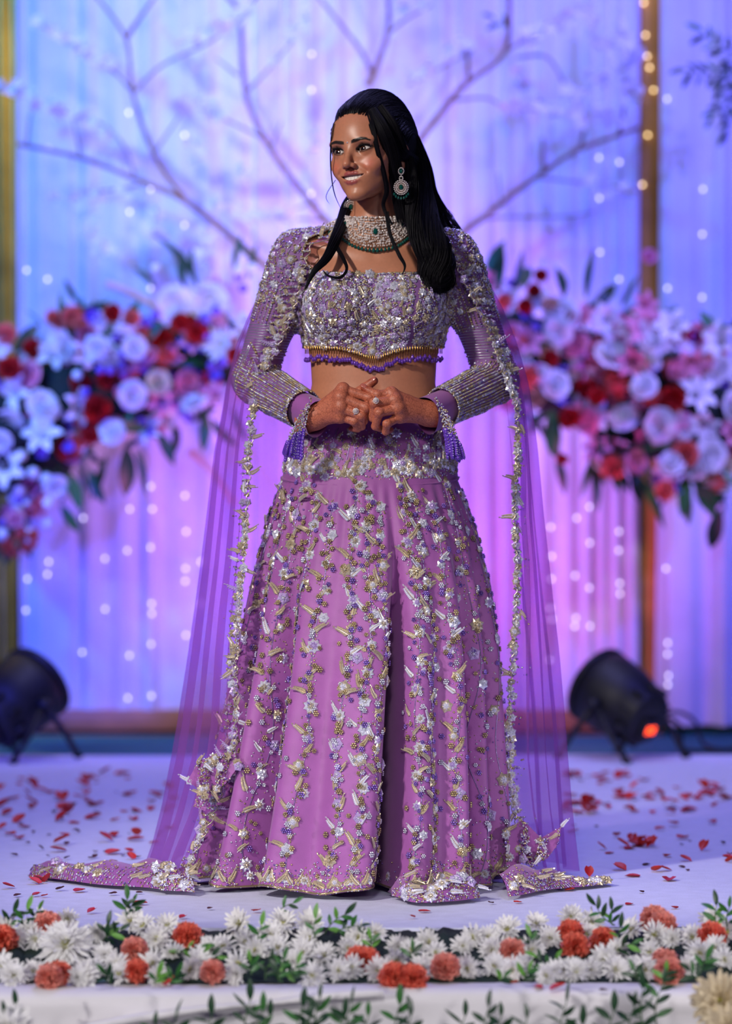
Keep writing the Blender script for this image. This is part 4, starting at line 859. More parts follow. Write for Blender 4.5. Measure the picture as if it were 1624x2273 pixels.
bx = np.array([.0085, .018, .030, .040, .0485]); bz = np.array([.0165, .0185, .0215, .0205, .0160]); bw = np.array([.0030, .0038, .0034, .0025, .0011])
bz_ = np.interp(ax, bx, bz); bw_ = np.interp(ax, bx, bw, left=0, right=0)
br = sstep(1.45, .6, np.abs(z - bz_) / (bw_ + 1e-6)) * (ax > .0075) * (ax < .0495) * front
C = lerpc(C, S(26, 13, 12), .97 * br)
dl = lips(V.astype(np.float32)); C = lerpc(C, S(158, 74, 74), .92 * sstep(.0012, .0002, dl) * (y > .066) * (ax < .033))
inm = (y < .0778) & (y > .055) & (np.abs(z + .057) < .012) & (ax < .028) & (mouth_open(x, z) < .0004); C[inm] = S(70, 24, 26)
no = np.exp(-(((ax - .0062) / .003) ** 2 + ((z + .0385) / .003) ** 2)) * (y > .085); C = lerpc(C, S(60, 26, 22), .8 * no)
body.add(h2w(V), F, 0, C)
# torso + arms
V, F = nets(body_sdf, (-.34, -.24, .80), (.40, .20, 1.48), .0040)
cc = lerpc(np.tile(SK * .97, (len(V), 1)), S(196, 134, 104), .5 * np.exp(-(((V[:, 0] - BX) / .1) ** 2 + ((V[:, 2] - 1.30) / .05) ** 2)))
body.add(V, F, 0, cc)
HC = np.array(S(190, 108, 80))
for H in (H1, H2):
    pts = np.array([Z3(*q) for f in H['fing'] for q in f] + [Z3(*q) for q in H['mcp'] + H['thumb']] + [H['w'][0]]); lo = pts.min(0) - .045; hi = pts.max(0) + .035
    V, F = nets(lambda p: hand_sdf(p, H), lo, hi, .00125)
    C = np.tile(HC, (len(V), 1)); tips = [Z3(*f[-1]) for f in H['fing']] + [Z3(*H['thumb'][-1])] + [Z3(*H['fing'][0][-1])]
    for t_ in tips: C = lerpc(C, S(150, 58, 34), .7 * sstep(.022, .006, np.linalg.norm(V - t_, axis=1)))
    body.add(V, F, 1, C)
person = body.obj('person', [skin_m, henna_m], None, True, True, label='smiling person in an embroidered mauve gown and sheer cape, hands clasped at the waist', category='person')
# eyes, lashes, teeth, nails, bindi
eye_m = M('eye', None, .08, attr=True, coat=.6)
V0, F0 = lathe([(math.sin(t) + 1e-4, math.cos(t)) for t in np.linspace(0.0, PI, 40)], 32)
for s in (-1, 1):
    gd = nrm(np.array([-.06, 1, .05])); R = frame(gd, np.array([0, 0, 1.0])); ang = np.arccos(np.clip(V0[:, 2] / np.linalg.norm(V0, axis=1), -1, 1)) * ER
    C = np.tile(S(226, 214, 208), (len(V0), 1)); C = lerpc(C, S(58, 30, 18), sstep(.0074, .0066, ang)); C = lerpc(C, S(20, 10, 8), sstep(.0060, .0070, ang) * sstep(.0079, .0072, ang)); C = lerpc(C, (.004, .003, .003), sstep(.0034, .0028, ang))
    Vv = V0 * ER * np.array([1, 1, 1.0]) @ R.T + np.array([s * EX, EY, 0]); mb = MB(); mb.add(h2w(Vv), F0, 0, C); mb.obj('eye', eye_m, person, attr=True)
black_m = M('lash_black', S(10, 8, 10), .5)
for s in (-1, 1):
    mb = MB()
    for u in np.linspace(-.011, .0158, 26):
        tl = .0016 + .11 * u; t_ = max(0.02, 1 - (u / .0155) ** 2); zz = tl + .0050 * t_ ** .8; yy = EY + math.sqrt(max(.0142 ** 2 - u * u - zz * zz, 1e-6)); b = np.array([s * (EX + u), yy, zz]); o = np.array([s * (.0005 + .20 * max(0, u)), .0042, .0042 + .08 * max(0, u)])
        V, F = tube(h2w(np.array([b, b + o * .6 + [0, .001, 0], b + o + [0, 0, .0012]])), [.0006, .0005, .00015], 4); mb.add(V, F)
    mb.obj('eyelashes', black_m, person)
for s in (-1, 1):     # brow hairs
    mb = MB(); gb = np.random.default_rng(40 + s); n_ = 170; xb_ = gb.uniform(.0085, .0475, n_); zb_ = np.interp(xb_, bx, bz) + np.interp(xb_, bx, bw) * gb.uniform(-.95, .8, n_)
    b0 = shoot(head_sdf, np.stack([s * xb_, np.full(n_, .03), zb_], -1), np.tile([0, 1.0, 0], (n_, 1)), .09); up_ = np.interp(xb_, [.0085, .02, .048], [.0034, .0016, .0002]); tip = np.stack([s * (xb_ + .0035), np.full(n_, .03), zb_ + up_], -1); b1 = shoot(head_sdf, tip, np.tile([0, 1.0, 0], (n_, 1)), .09, .0006)
    for k in range(n_): V, F = tube(h2w(np.array([b0[k] - [0, .0005, 0], (b0[k] + b1[k]) / 2 + [0, .0006, 0], b1[k]])), [.0002, .0002, .0001], 3, False); mb.add(V, F)
    mb.obj('eyebrow', black_m, person)
tooth_m = M('tooth', S(240, 234, 226), .2, coat=.3)
for k in range(-6, 7):
    wd = (.0042, .0037, .0038, .0034, .0034, .003, .003)[abs(k)]; xc = np.sign(k) * sum((.0042, .0037, .0038, .0034, .0034, .003, .003)[i] + (.0042, .0037, .0038, .0034, .0034, .003, .003)[i - 1] for i in range(1, abs(k) + 1)) if k else 0.0
    xc *= .98; yc = .0800 - 15.5 * xc ** 2; V, F = bevel_box((-wd * .97, -.003, -.0098 + .0003 * abs(k)), (wd * .97, .0022, .0040), .0011); an = -math.atan(35 * xc); ca, sa = math.cos(an), math.sin(an)
    V = np.array(V) @ np.array([[ca, -sa, 0], [sa, ca, 0], [0, 0, 1]]).T + np.array([xc, yc, -.0526 + 2.8 * xc * xc]); mb = MB(); mb.add(h2w(V), F); mb.obj('tooth', tooth_m, person)
mb = MB(); bp = shoot(head_sdf, [[0, .03, .0165]], np.array([[0, 1.0, 0]]), .09); mb.inst(ICO2, h2w(bp), None, .0021); mb.obj('bindi', M('crystal', S(235, 235, 240), .08, .6), person)
nail_m = M('nail', S(176, 96, 84), .2, coat=.5)
for H in (H1, H2):
    for a, b in ((Z3(*H['thumb'][-2]), Z3(*H['thumb'][-1])),) if H is H1 else ((Z3(*H['fing'][0][-2]), Z3(*H['fing'][0][-1])),):
        d = nrm(b - a); up = nrm(np.array([0, -.75, .6])); up = nrm(up - d * np.dot(up, d)); R = np.stack([np.cross(d, up), d, up], -1)
        mb = MB(); mb.inst(ICO2, [b + d * .001 + up * .0066], R[None], np.array([[.0056, .0078, .0018]])); mb.obj('fingernail', nail_m, person)
# ================================================================== CLOTHES
mauve = M('mauve_silk', S(148, 78, 152), .58, noise=(.08, 22), bump=(.12, 500), sheen=.25)
mauve_b = M('mauve_blouse', S(132, 88, 150), .6, noise=(.1, 60), bump=(.3, 500))
bead_m = M('bead', None, .24, .75, attr=True)
thread_g = M('gold_thread', S(204, 190, 164), .32, .6, noise=(.25, 300)); thread_s = M('silver_thread', S(226, 226, 238), .30, .55, noise=(.2, 300)); thread_l = M('lilac_thread', S(176, 152, 204), .42, .25, noise=(.25, 300))
GOLD, SILV, LIL, PURP = np.array(S(190, 170, 130)), np.array(S(215, 215, 230)), np.array(S(150, 118, 205)), np.array(S(110, 66, 190))
def bead_cols(n, g, w_=(.45, .4, .15)):
    k = g.choice(3, n, p=w_); return np.array([GOLD, SILV, LIL])[k] * g.uniform(.7, 1.15, (n, 1))
# ---- motif meshes (local: z off the cloth, y along)
def raised(V, F, mb, mi): mb.add(V, F, mi)
def petal_bump(L_, w_, h):   # a little padded petal along +y
    V = np.array([(0, 0, 0), (-w_, L_ * .55, 0), (0, L_ * .5, h), (w_, L_ * .55, 0), (0, L_, 0)]); F = np.array([(0, 2, 1), (0, 3, 2), (1, 2, 4), (2, 3, 4)]); return V, F
def motif_flower(n, r, m_pet, m_cen, two=False):
    mb = MB()
    for k in range(n):
        a = 2 * PI * k / n; V, F = petal_bump(r, r * math.sin(PI / n) * .92, r * .28); ca, sa = math.cos(a), math.sin(a); V = V @ np.array([[ca, sa, 0], [-sa, ca, 0], [0, 0, 1]]) + [0, 0, .0006]; mb.add(V, F, 0)
    if two:
        for k in range(n):
            a = 2 * PI * (k + .5) / n; V, F = petal_bump(r * .6, r * .22, r * .3); ca, sa = math.cos(a), math.sin(a); V = V @ np.array([[ca, sa, 0], [-sa, ca, 0], [0, 0, 1]]) + [0, 0, r * .16]; mb.add(V, F, 1)
    mb.inst(ICO1, [(0, 0, r * .25)], None, r * .24, 1)
    for k in range(6): mb.inst(ICO1, [(r * .34 * math.cos(k * 1.05), r * .34 * math.sin(k * 1.05), r * .22)], None, r * .11, 1)
    return mb.mesh('embroidered_flower', [m_pet, m_cen], smooth=False)
FLW = [motif_flower(8, 1, thread_s, thread_g), motif_flower(6, 1, thread_s, thread_s), motif_flower(6, 1, thread_g, thread_s, True), motif_flower(5, 1, thread_l, thread_s), motif_flower(7, 1, thread_g, thread_g), motif_flower(8, 1, thread_s, thread_l, True)]
def motif_leaf(n, m_a, m_b, curve=.25):
    mb = MB(); t = np.linspace(0, 1, 9); c = np.stack([curve * t ** 2, t, .02 + 0 * t], -1); V, F = tube(c, .018, 4); mb.add(V, F, 1)
    for k in range(n):
        f = .12 + .8 * k / n; p = np.array([curve * f * f, f, .01]); l = .25 * (1 - .5 * f) + .05
        for s in (-1, 1):
            V, F = petal_bump(l, .066, .07); a = s * .72 - curve * f * .9; ca, sa = math.cos(a), math.sin(a); V = V @ np.array([[ca, sa, 0], [-sa, ca, 0], [0, 0, 1]]).T if False else V @ np.array([[ca, -sa, 0], [sa, ca, 0], [0, 0, 1]]); mb.add(V + p, F, 0)
    V, F = petal_bump(.22, .06, .07); mb.add(V + [curve, .95, .01], F, 0)
    return mb.mesh('embroidered_leaf', [m_a, m_b], smooth=False)
LFS = [motif_leaf(9, thread_g, thread_s, .28), motif_leaf(9, thread_g, thread_g, -.28), motif_leaf(8, thread_s, thread_g, .15), motif_leaf(8, thread_g, thread_s, -.12), motif_leaf(5, thread_l, thread_s, .2)]
# ------------------------------------------------------------------ skirt surface
_tab = [(885, 699, 966), (920, 676, 985), (960, 655, 996), (1010, 640, 1006), (1058, 630, 1013), (1110, 610, 1032), (1180, 586, 1060), (1300, 553, 1092), (1450, 520, 1116), (1600, 488, 1131), (1750, 458, 1142), (1880, 430, 1148), (1962, 412, 1148)]
_sz = np.array([P(0, r[0], -.02)[2] for r in _tab]); _sl = np.array([P(r[1], r[0], 0)[0] for r in _tab]); _sr = np.array([P(r[2], r[0], 0)[0] for r in _tab]); _sz[-1] = .0
_sa = (_sr - _sl) / 2; _sc = (_sr + _sl) / 2; _sb = np.interp(_sz[::-1], [0, .2, .5, .7, .85, .95, 1.02], [.335, .315, .255, .20, .142, .118, .102])[::-1]
VAL = [(.225, .07, .70), (-.70, .10, .36), (.86, .09, .32), (1.13, .09, .34), (-1.08, .10, .2), (-.28, .13, .07), (.55, .10, .10), (1.5, .16, .25), (-1.5, .14, .25), (2.0, .2, .3), (-2.0, .2, .3), (2.5, .2, .3), (-2.55, .2, .3), (3.05, .2, .3)]
def skirt(u, z):
    u = np.asarray(u, float); z = np.asarray(z, float); i = np.argsort(_sz)
    a = np.interp(z, _sz[i], _sa[i]); c = np.interp(z, _sz[i], _sc[i]); b = np.interp(z, _sz[i], _sb[i])
    A = sstep(.84, .25, z); A2 = sstep(.85, .80, z) * sstep(.55, .80, z)
    f = np.zeros_like(u)
    for (u0, w_, d) in VAL:
        du = (u - u0 + PI) % (2 * PI) - PI; f = f - d * np.exp(-(du / (w_ * (.75 + .25 * A))) ** 2)
    r = 1 + A * (f + .05) + A2 * .010 * np.sin(u * 47 + 2 * np.sin(u * 5)) + A * .007 * np.sin(u * 23 + 3 * np.sin(u * 3) + z * 3) + .012 * A * np.sin(u * 9 + 1)
    hem = sstep(.05, .0, z) * .02; r = r + hem * (1 + .9 * np.sin(u * 13) + .5 * np.sin(u * 29 + 1))
    zz = z + sstep(.06, 0, z) * (.007 + .007 * np.sin(u * 11 + .6) * (np.cos(u) > -.2))
    return np.stack([c + a * r * np.sin(u), .012 - b * r * np.cos(u), zz], -1)
def skirt_frame(u, z, e=.004):
    p = skirt(u, z); tu = skirt(u + e * 2, z) - skirt(u - e * 2, z); tz = skirt(u, z + e) - skirt(u, z - e); n = nrm(np.cross(tu, tz)); s = np.sign((n * (p - np.stack([np.interp(z, _sz[::-1], _sc[::-1]), np.full_like(z, .012), z], -1))).sum(-1)); n = n * s[:, None]
    return p, n, nrm(tu), nrm(tz)
ZY = P(0, 1060, -.1)[2]
nu, nz = 520, 130; U, Zg = np.meshgrid(np.linspace(-PI, PI, nu, endpoint=False), np.concatenate([np.linspace(.003, .08, 22), np.linspace(.09, ZY, nz - 22)]), indexing='ij')
mb = MB(); mb.add(skirt(U.ravel(), Zg.ravel()), grid_faces(nu, nz, True)); SK_ = mb.obj('skirt', mauve, person)
nz = 30; U, Zg = np.meshgrid(np.linspace(-PI, PI, 200, endpoint=False), np.linspace(ZY - .004, _sz[0], nz), indexing='ij')
Vy = skirt(U.ravel(), Zg.ravel()); Vy[:, 2] -= .017 * np.maximum(0, np.cos(U.ravel())) * sstep(_sz[0], ZY, Zg.ravel()); mb = MB(); Cc = np.array([BX, .012, 0]); 
Vy[:, :2] = Cc[:2] + (Vy[:, :2] - Cc[:2]) * 1.02
mb.add(Vy, grid_faces(200, nz, True)); YK = mb.obj('waist_yoke', mauve, person)
us = np.linspace(-PI, PI, 200); pz = skirt(us, np.full(200, ZY)); pz[:, 2] -= .017 * np.maximum(0, np.cos(us)); mb = MB(); pz[:, :2] = Cc[:2] + (pz[:, :2] - Cc[:2]) * 1.026; V, F = tube(pz, .0022, 6, False); mb.add(V, F)
mb.obj('waist_seam', mauve, YK)
# ---- skirt embroidery
ge = np.random.default_rng(77)
skirt_beads = MB(); nfl = [0, 0]
def put_motif(me_list, par, u, z, size, ang, g, lift=.0008, frm=skirt_frame, name='embroidered_flower'):
    p, n, tu, tz = [q[0] for q in frm(np.array([u]), np.array([z]))]; x = nrm(tu - n * np.dot(tu, n)); yv = np.cross(n, x)
    d = math.cos(ang) * yv + math.sin(ang) * x; R = np.stack([np.cross(d, n), d, n], -1)
    link(name, me_list[int(g.integers(len(me_list)))], par, M=mat4(p + n * lift, R, size))
def surf_beads(mb, u, z, r, cols, frm=skirt_frame, T=ICO1, flat=.7):
    p, n, tu, tz = frm(np.asarray(u, float), np.asarray(z, float)); R = frame(n, np.array([0, 0, 1.0])); r = np.broadcast_to(np.asarray(r, float), (len(p),)); mb.inst(T, p + n * (r * .4)[:, None], R, np.stack([r, r, r * flat], -1), 0, cols)
VN = [-1.45, -1.2, -1.02, -.80, -.60, -.40, -.15, -.01, .10, .36, .48, .66, .95, 1.25, 1.45]
def rosette_T():
    V, F = [], []; base = ICO1
    for k in range(7):
        p = np.zeros(3) if k == 0 else np.array([.62 * math.cos(k * PI / 3), .62 * math.sin(k * PI / 3), 0]); V.append(base[0] * .34 + p + [0, 0, .3 if k == 0 else .2]); F.append(base[1] + k * len(base[0]))
    return np.concatenate(V), np.concatenate(F)
ROS = rosette_T()
for vi, u0 in enumerate(VN):
    zt = .832 - .022 * (vi % 3); zs = np.linspace(zt, .03, 150); ph = ge.uniform(0, 6); amp = .030 * (1 - .3 * (vi % 2))
    um = lambda z: u0 + amp * np.sin(z * 17 + ph) * (.5 + .6 * (1 - z))
    p, n, tu, tz = skirt_frame(um(zs), zs); V, F = tube(p + n * .0010, .0008, 4); skirt_beads.add(V, F, 0, LIL * .5 + SILV * .2)
    zc = zt; k = 0; big = abs(u0) < 1.1
    while zc > .05:
        a_ = float(np.interp(zc, _sz[::-1], _sa[::-1])) * max(.35, math.cos(u0)); uc = float(um(zc)); s = 1 if k % 2 else -1
        if k % 3 == 0 and nfl[0] < 262: put_motif(FLW, SK_, uc + ge.normal(0, .006) / a_, zc, ge.uniform(.0100, .0165), ge.uniform(0, 6), ge); nfl[0] += 1
        if k % 2 == 0 and nfl[1] < 232: put_motif(LFS[:4], SK_, uc + s * .004 / a_, zc + .004, ge.uniform(.026, .038), (1 if (k // 2) % 2 else -1) * ge.uniform(.45, 1.05), ge, name='embroidered_leaf'); nfl[1] += 1
        nr = 2; ru = uc + ge.normal(0, .009, nr) / a_; rz = np.maximum(zc + ge.normal(0, .008, nr), .012); surf_beads(skirt_beads, ru, rz, ge.uniform(.0050, .0078, nr), np.array([GOLD, SILV, GOLD * .8, LIL])[ge.integers(4, size=nr)] * ge.uniform(.8, 1.1, (nr, 1)), T=ROS, flat=1)
        m_ = 9; th = ge.uniform(0, 6.28, m_); rr = ge.uniform(.002, .013, m_); surf_beads(skirt_beads, uc + rr * np.cos(th) / a_, np.maximum(zc + rr * np.sin(th) * 1.3, .01), ge.uniform(.0012, .0024, m_), bead_cols(m_, ge))
        zc -= ge.uniform(.017, .022) * (1.0 if big else 1.25); k += 1
n_ = 2600; vu = ge.uniform(-1.75, 1.75, n_); vz = .004 + .045 * ge.random(n_) ** 1.6 * (1 + .5 * np.abs(np.sin(vu * 9))); surf_beads(skirt_beads, vu, vz, ge.uniform(.0012, .0026, n_), bead_cols(n_, ge))
for k in range(34):
    u0 = -1.65 + 3.3 * (k + .5) / 34
    for s in (-1, 1):
        if nfl[1] < 300: put_motif(LFS[:2], SK_, u0, .014, .034, s * .8, ge, name='embroidered_leaf'); nfl[1] += 1
    if nfl[0] < 298: put_motif(FLW[:3], SK_, u0 + .045, .028, .011, ge.uniform(0, 6), ge); nfl[0] += 1
zs = np.linspace(-1.8, 1.8, 400); p, n, tu, tz = skirt_frame(zs, np.full(400, .006)); V, F = tube(p + n * .001, .0022, 5); skirt_beads.add(V, F, 0, GOLD * .8)
ob = skirt_beads.obj('beadwork', bead_m, SK_, attr=True); ob['kind'] = 'stuff'
# ---- yoke embroidery: sprays rising from the seam
yb = MB()
def yoke_frame(u, z): 
    p, n, tu, tz = skirt_frame(u, z); p[:, :2] = Cc[:2] + (p[:, :2] - Cc[:2]) * 1.02; p[:, 2] -= .017 * np.maximum(0, np.cos(u)) * sstep(_sz[0], ZY, z); return p, n, tu, tz
for k in range(46):
    u0 = -1.6 + 3.2 * (k + .5) / 46 + ge.normal(0, .02); zb = ZY + .012 + ge.uniform(0, .018)
    put_motif(FLW, YK, u0, zb + ge.uniform(0, .02), ge.uniform(.009, .014), ge.uniform(0, 6), ge, frm=yoke_frame)
    h = ge.uniform(.03, .085)
    put_motif(LFS, YK, u0, zb + .008, ge.uniform(.024, .036), ge.uniform(-.7, .7), ge, frm=yoke_frame, name='embroidered_leaf')
    if k % 3: put_motif(LFS + [], YK, u0 + .03, zb + h * .7, ge.uniform(.02, .032), ge.uniform(-.9, .9), ge, frm=yoke_frame, name='embroidered_leaf')
    put_motif(FLW, YK, u0 + ge.normal(0, .03), zb + h * ge.uniform(.5, 1), ge.uniform(.008, .013), 0, ge, frm=yoke_frame)
    zl = np.linspace(zb, zb + h, 12); p, n, tu, tz = yoke_frame(u0 + .03 * np.sin((zl - zb) * 40 + k), zl); V, F = tube(p + n * .001, .0007, 4); yb.add(V, F, 0, LIL * .5 + SILV * .2)
n_ = 1300; vu = ge.uniform(-1.65, 1.65, n_); vz = ZY + .012 + .095 * ge.random(n_) ** 1.5; surf_beads(yb, vu, vz, ge.uniform(.0012, .0026, n_), bead_cols(n_, ge), yoke_frame)
for vz0 in (_sz[0] - .002, _sz[0] - .006): vu = np.linspace(-1.7, 1.7, 150); surf_beads(yb, vu, np.full(150, vz0), .0022, bead_cols(150, ge), yoke_frame)
ob = yb.obj('beadwork', bead_m, YK, attr=True); ob['kind'] = 'stuff'
# ------------------------------------------------------------------ blouse with sleeves
V, F = nets(garment_sdf, (-.36, -.26, .90), (.42, .22, 1.42), .0030)
def axial(p, s, e): d = e - s; return (p - s) @ d / np.dot(d, d)
xr = V[:, 0] - BX; ar = np.abs(xr); dT = torso_sdf(V.astype(np.float32)); dA = arms_sdf(V.astype(np.float32))
isarm = (dA < dT - .004)
zlo = 1.122 - .022 * np.exp(-(xr / .06) ** 2)
torso_ok = (V[:, 2] > zlo) & ~isarm
edge = np.interp(V[:, 2], [1.274, 1.278, 1.31, 1.35, 1.376, 1.39], [-.01, .122, .150, .138, .082, .3], left=-.01)
open_ = (ar < edge)
tl = np.maximum(axial(V, ELL_, WRL) * (xr < 0), axial(V, ELR, WRR) * (xr > 0))
arm_ok = isarm & (tl < .80) & (V[:, 2] > .9)
keep = (torso_ok | arm_ok) & ~open_
F = F[keep[F].all(1)]; used = np.unique(F); rm = -np.ones(len(V), int); rm[used] = np.arange(len(used)); mb = MB(); mb.add(V[used], rm[F]); BL = mb.obj('blouse', mauve_b, person)
GV = V[used]; GN = grad(garment_sdf, GV); bl = MB()
# rim beads along the cut edges
ed = np.sort(np.concatenate([F[:, [0, 1]], F[:, [1, 2]], F[:, [2, 3]], F[:, [3, 0]]]), 1); ue, ct_ = np.unique(ed, axis=0, return_counts=True); rim = np.unique(ue[ct_ == 1]); rim = rm[rim]
rim = rim[GV[rim, 1] < .12]; rn = GN[rim]; bl.inst(ICO1, GV[rim] + rn * .001, None, ge.uniform(.0016, .003, len(rim)), 0, bead_cols(len(rim), ge, (.5, .45, .05)))
# torso front sequins and flowers
gz = GV[:, 2]; gx = GV[:, 0] - BX; tz_ = torso_sdf(GV.astype(np.float32)) < arms_sdf(GV.astype(np.float32)); fr = np.where(tz_ & (GV[:, 1] < .05) & (gz < 1.275))[0]
pk = ge.choice(fr, min(6500, len(fr)), replace=False); seam = np.minimum.reduce([np.abs(gx[pk] - s * np.interp(gz[pk], [1.12, 1.2, 1.27], [.075, .085, .095])) for s in (-1, 1)]) > .004
pk = pk[seam]; bl.inst(ICO1, GV[pk] + GN[pk] * .001, frame(GN[pk]), np.stack([r_ := ge.uniform(.0013, .0027, len(pk)), r_, r_ * .7], -1), 0, bead_cols(len(pk), ge, (.40, .50, .10)))
def poisson(idx, pts, dmin, nmax):
    out = []
    for i in ge.permutation(idx):
        if all(np.dot(pts[i] - pts[j], pts[i] - pts[j]) > dmin * dmin for j in out): out.append(i)
        if len(out) >= nmax: break
    return out
for i in poisson(fr[GV[fr, 1] < .0], GV, .015, 150):
    link('embroidered_flower', FLW[int(ge.integers(6))], BL, M=mat4(GV[i] + GN[i] * .0012, frame(GN[i], nrm(ge.normal(0, 1, 3))), ge.uniform(.0075, .0125)))
for i in poisson(fr[(GV[fr, 1] < .0) & (gz[fr] < 1.245)], GV, .022, 80):
    link('embroidered_leaf', LFS[int(ge.integers(5))], BL, M=mat4(GV[i] + GN[i] * .0016, frame(GN[i], np.array([ge.normal(0, .7), 0, 1])), ge.uniform(.018, .028)))
# sleeves: rows of beads along the forearm, dense shoulder, fine thread lines above the elbow
def arm_rows(s, e, t0, t1, nrow, dens, rmin, rmax, wts):
    d = nrm(e - s); fr_ = frame(d, np.array([0, 0, 1.0]))
    for k in range(nrow):
        a = 2 * PI * k / nrow; m_ = int(np.linalg.norm(e - s) * (t1 - t0) / dens); t = np.linspace(t0, t1, m_); o = s + (e - s) * t[:, None]; dr = np.tile(math.cos(a) * fr_[:, 0] + math.sin(a) * fr_[:, 1], (m_, 1)); q = shoot(garment_sdf, o, dr, .09); g_ = grad(garment_sdf, q); ok = torso_sdf(q.astype(np.float32)) > .004
        q, g_ = q[ok], g_[ok]; m_ = len(q); bl.inst(ICO1, q + g_ * .0008, None, ge.uniform(rmin, rmax, m_) * (1.5 if k % 4 == 0 else 1), 0, bead_cols(m_, ge, wts))
def arm_rings(s, e, t0, t1, n, slant):
    d = nrm(e - s); fr_ = frame(d, np.array([0, 0, 1.0]))
    for k in range(n):
        t = t0 + (t1 - t0) * k / n; a = np.linspace(0, 2 * PI, 40); o = s + (e - s) * (t + slant * np.sin(a))[:, None]; dr = np.cos(a)[:, None] * fr_[:, 0] + np.sin(a)[:, None] * fr_[:, 1]; q = shoot(garment_sdf, o, dr, .09); V_, F_ = tube(q, .0011, 4, False); bl.add(V_, F_, 0, SILV * .75)
for s, e, w_ in ((SHL, ELL_, WRL), (SHR, ELR, WRR)):
    arm_rows(e, w_, .02, .80, 40, .0042, .0018, .0026, (.5, .42, .08)); arm_rings(e, w_, .74, .80, 4, 0); arm_rings(e, w_, .0, .04, 2, 0)
    arm_rings(s, e, .56, .84, 13, .05); arm_rows(s, e, .25, .56, 34, .005, .0015, .0025, (.5, .4, .1)); arm_rows(s, e, .84, 1.0, 34, .005, .0016, .0025, (.5, .4, .1))
    sh = np.where((np.linalg.norm(GV - s, axis=1) < .13) & (gz > 1.19) & ~((gz < 1.275) & tz_))[0]; pk = ge.choice(sh, min(1400, len(sh)), replace=False)
    bl.inst(ICO1, GV[pk] + GN[pk] * .001, None, ge.uniform(.0014, .0028, len(pk)), 0, bead_cols(len(pk), ge))
    for i in poisson(sh, GV, .019, 60): link('embroidered_flower', FLW[int(ge.integers(6))], BL, M=mat4(GV[i] + GN[i] * .0012, frame(GN[i], nrm(ge.normal(0, 1, 3))), ge.uniform(.007, .012)))
ob = bl.obj('beadwork', bead_m, BL, attr=True); ob['kind'] = 'stuff'
# fringe of the blouse
gold_m = M('gold_tube', S(198, 150, 78), .25, .9); drop_m = M('violet_drop', S(104, 58, 170), .12, .25, coat=.6)
fu = np.linspace(-1.35, 1.35, 60); zf = 1.122 - .022 * np.exp(-((np.sin(fu) * .142) / .06) ** 2); o = np.stack([np.full(60, BX), np.full(60, .008), zf], -1); d = np.stack([np.sin(fu), -np.cos(fu), 0 * fu], -1); q = shoot(torso_sdf, o, d, .25, .009)
tubeT = lathe([(.0003, .5), (1, .45), (1, -.45), (.0003, -.5)], 6); dropT = lathe([(.001, .6), (.35, .35), (.85, -.05), (1, -.4), (.7, -.8), (.001, -1)], 7)
me1 = MB(); me1.add(tubeT[0] * [.0011, .0011, .018] + [0, 0, -.009], tubeT[1]); me1 = me1.mesh('gold_bead', gold_m); me2 = MB(); me2.add(dropT[0] * [.0042, .0042, .0074] + [0, 0, -.0260], dropT[1]); me2 = me2.mesh('violet_drop', drop_m)
for i in range(60):
    dz = ge.uniform(-.002, .007)
    link('fringe_tube', me1, BL, loc=q[i] + [0, 0, .004]); link('fringe_drop', me2, BL, loc=q[i] + np.array([0, 0, .006 - dz]))
# plain cuffs and bead tassels
for s, (e, w_) in ((-1, (ELL_, WRL)), (1, (ELR, WRR))):
    d = nrm(w_ - e); Rf = frame(d, np.array([0, 0, 1.0])); L_ = np.linalg.norm(w_ - e); t = np.linspace(.70, 1.04, 9); a = np.linspace(0, 2 * PI, 40, endpoint=False); rad = np.linspace(.036, .040, 9)
    Vc = np.stack([e + d * L_ * tt + (np.cos(a)[:, None] * Rf[:, 0] * .80 + np.sin(a)[:, None] * Rf[:, 1]) * rr * (1 + (.06 * np.sin(a * 3))[:, None]) for tt, rr in zip(t, rad)], 1).reshape(-1, 3); mb = MB(); mb.add(Vc, grid_faces(40, 9, True)); mb.obj('cuff', mauve, BL)
    top = [P(690, 886, -.182), P(652, 944, -.186)] if s < 0 else [P(966, 882, -.182), P(1004, 940, -.186)]
    bot = [P(664, 1012, -.172), P(634, 1010, -.165)] if s < 0 else [P(994, 1012, -.172), P(1024, 1012, -.165)]
    sp = MB(); ti = MB()
    for k in range(34):
        f = k / 33; a0 = top[0] * (1 - f) + top[1] * f + ge.normal(0, .002, 3); b0 = bot[0] * (1 - f) + bot[1] * f + ge.normal(0, .005, 3); c = np.linspace(0, 1, 14)[:, None]; ln = a0 * (1 - c) + b0 * c + np.array([0, 0, -1.0]) * (.012 * np.sin(c * PI)) + np.array([s, 0, 0]) * .006 * np.sin(c * PI) 
        Rb = np.stack([frame(nrm(b0 - a0))] * 14); ti.inst(dropT, ln[6:], Rb[6:], np.array([[.0040, .0040, .0062]] * 8), 0, PURP); ti.inst(ICO1, ln[:6], None, .0020, 0, bead_cols(6, ge, (.4, .5, .1)))
        ti.inst(ICO1, ln[6:] + [.001, -.003, .003], None, .0013, 0, bead_cols(8, ge, (.2, .6, .2)))
    ob = ti.obj('tassel', M('bead_violet', None, .15, .35, attr=True, coat=.4), BL, attr=True); ob['kind'] = 'stuff'
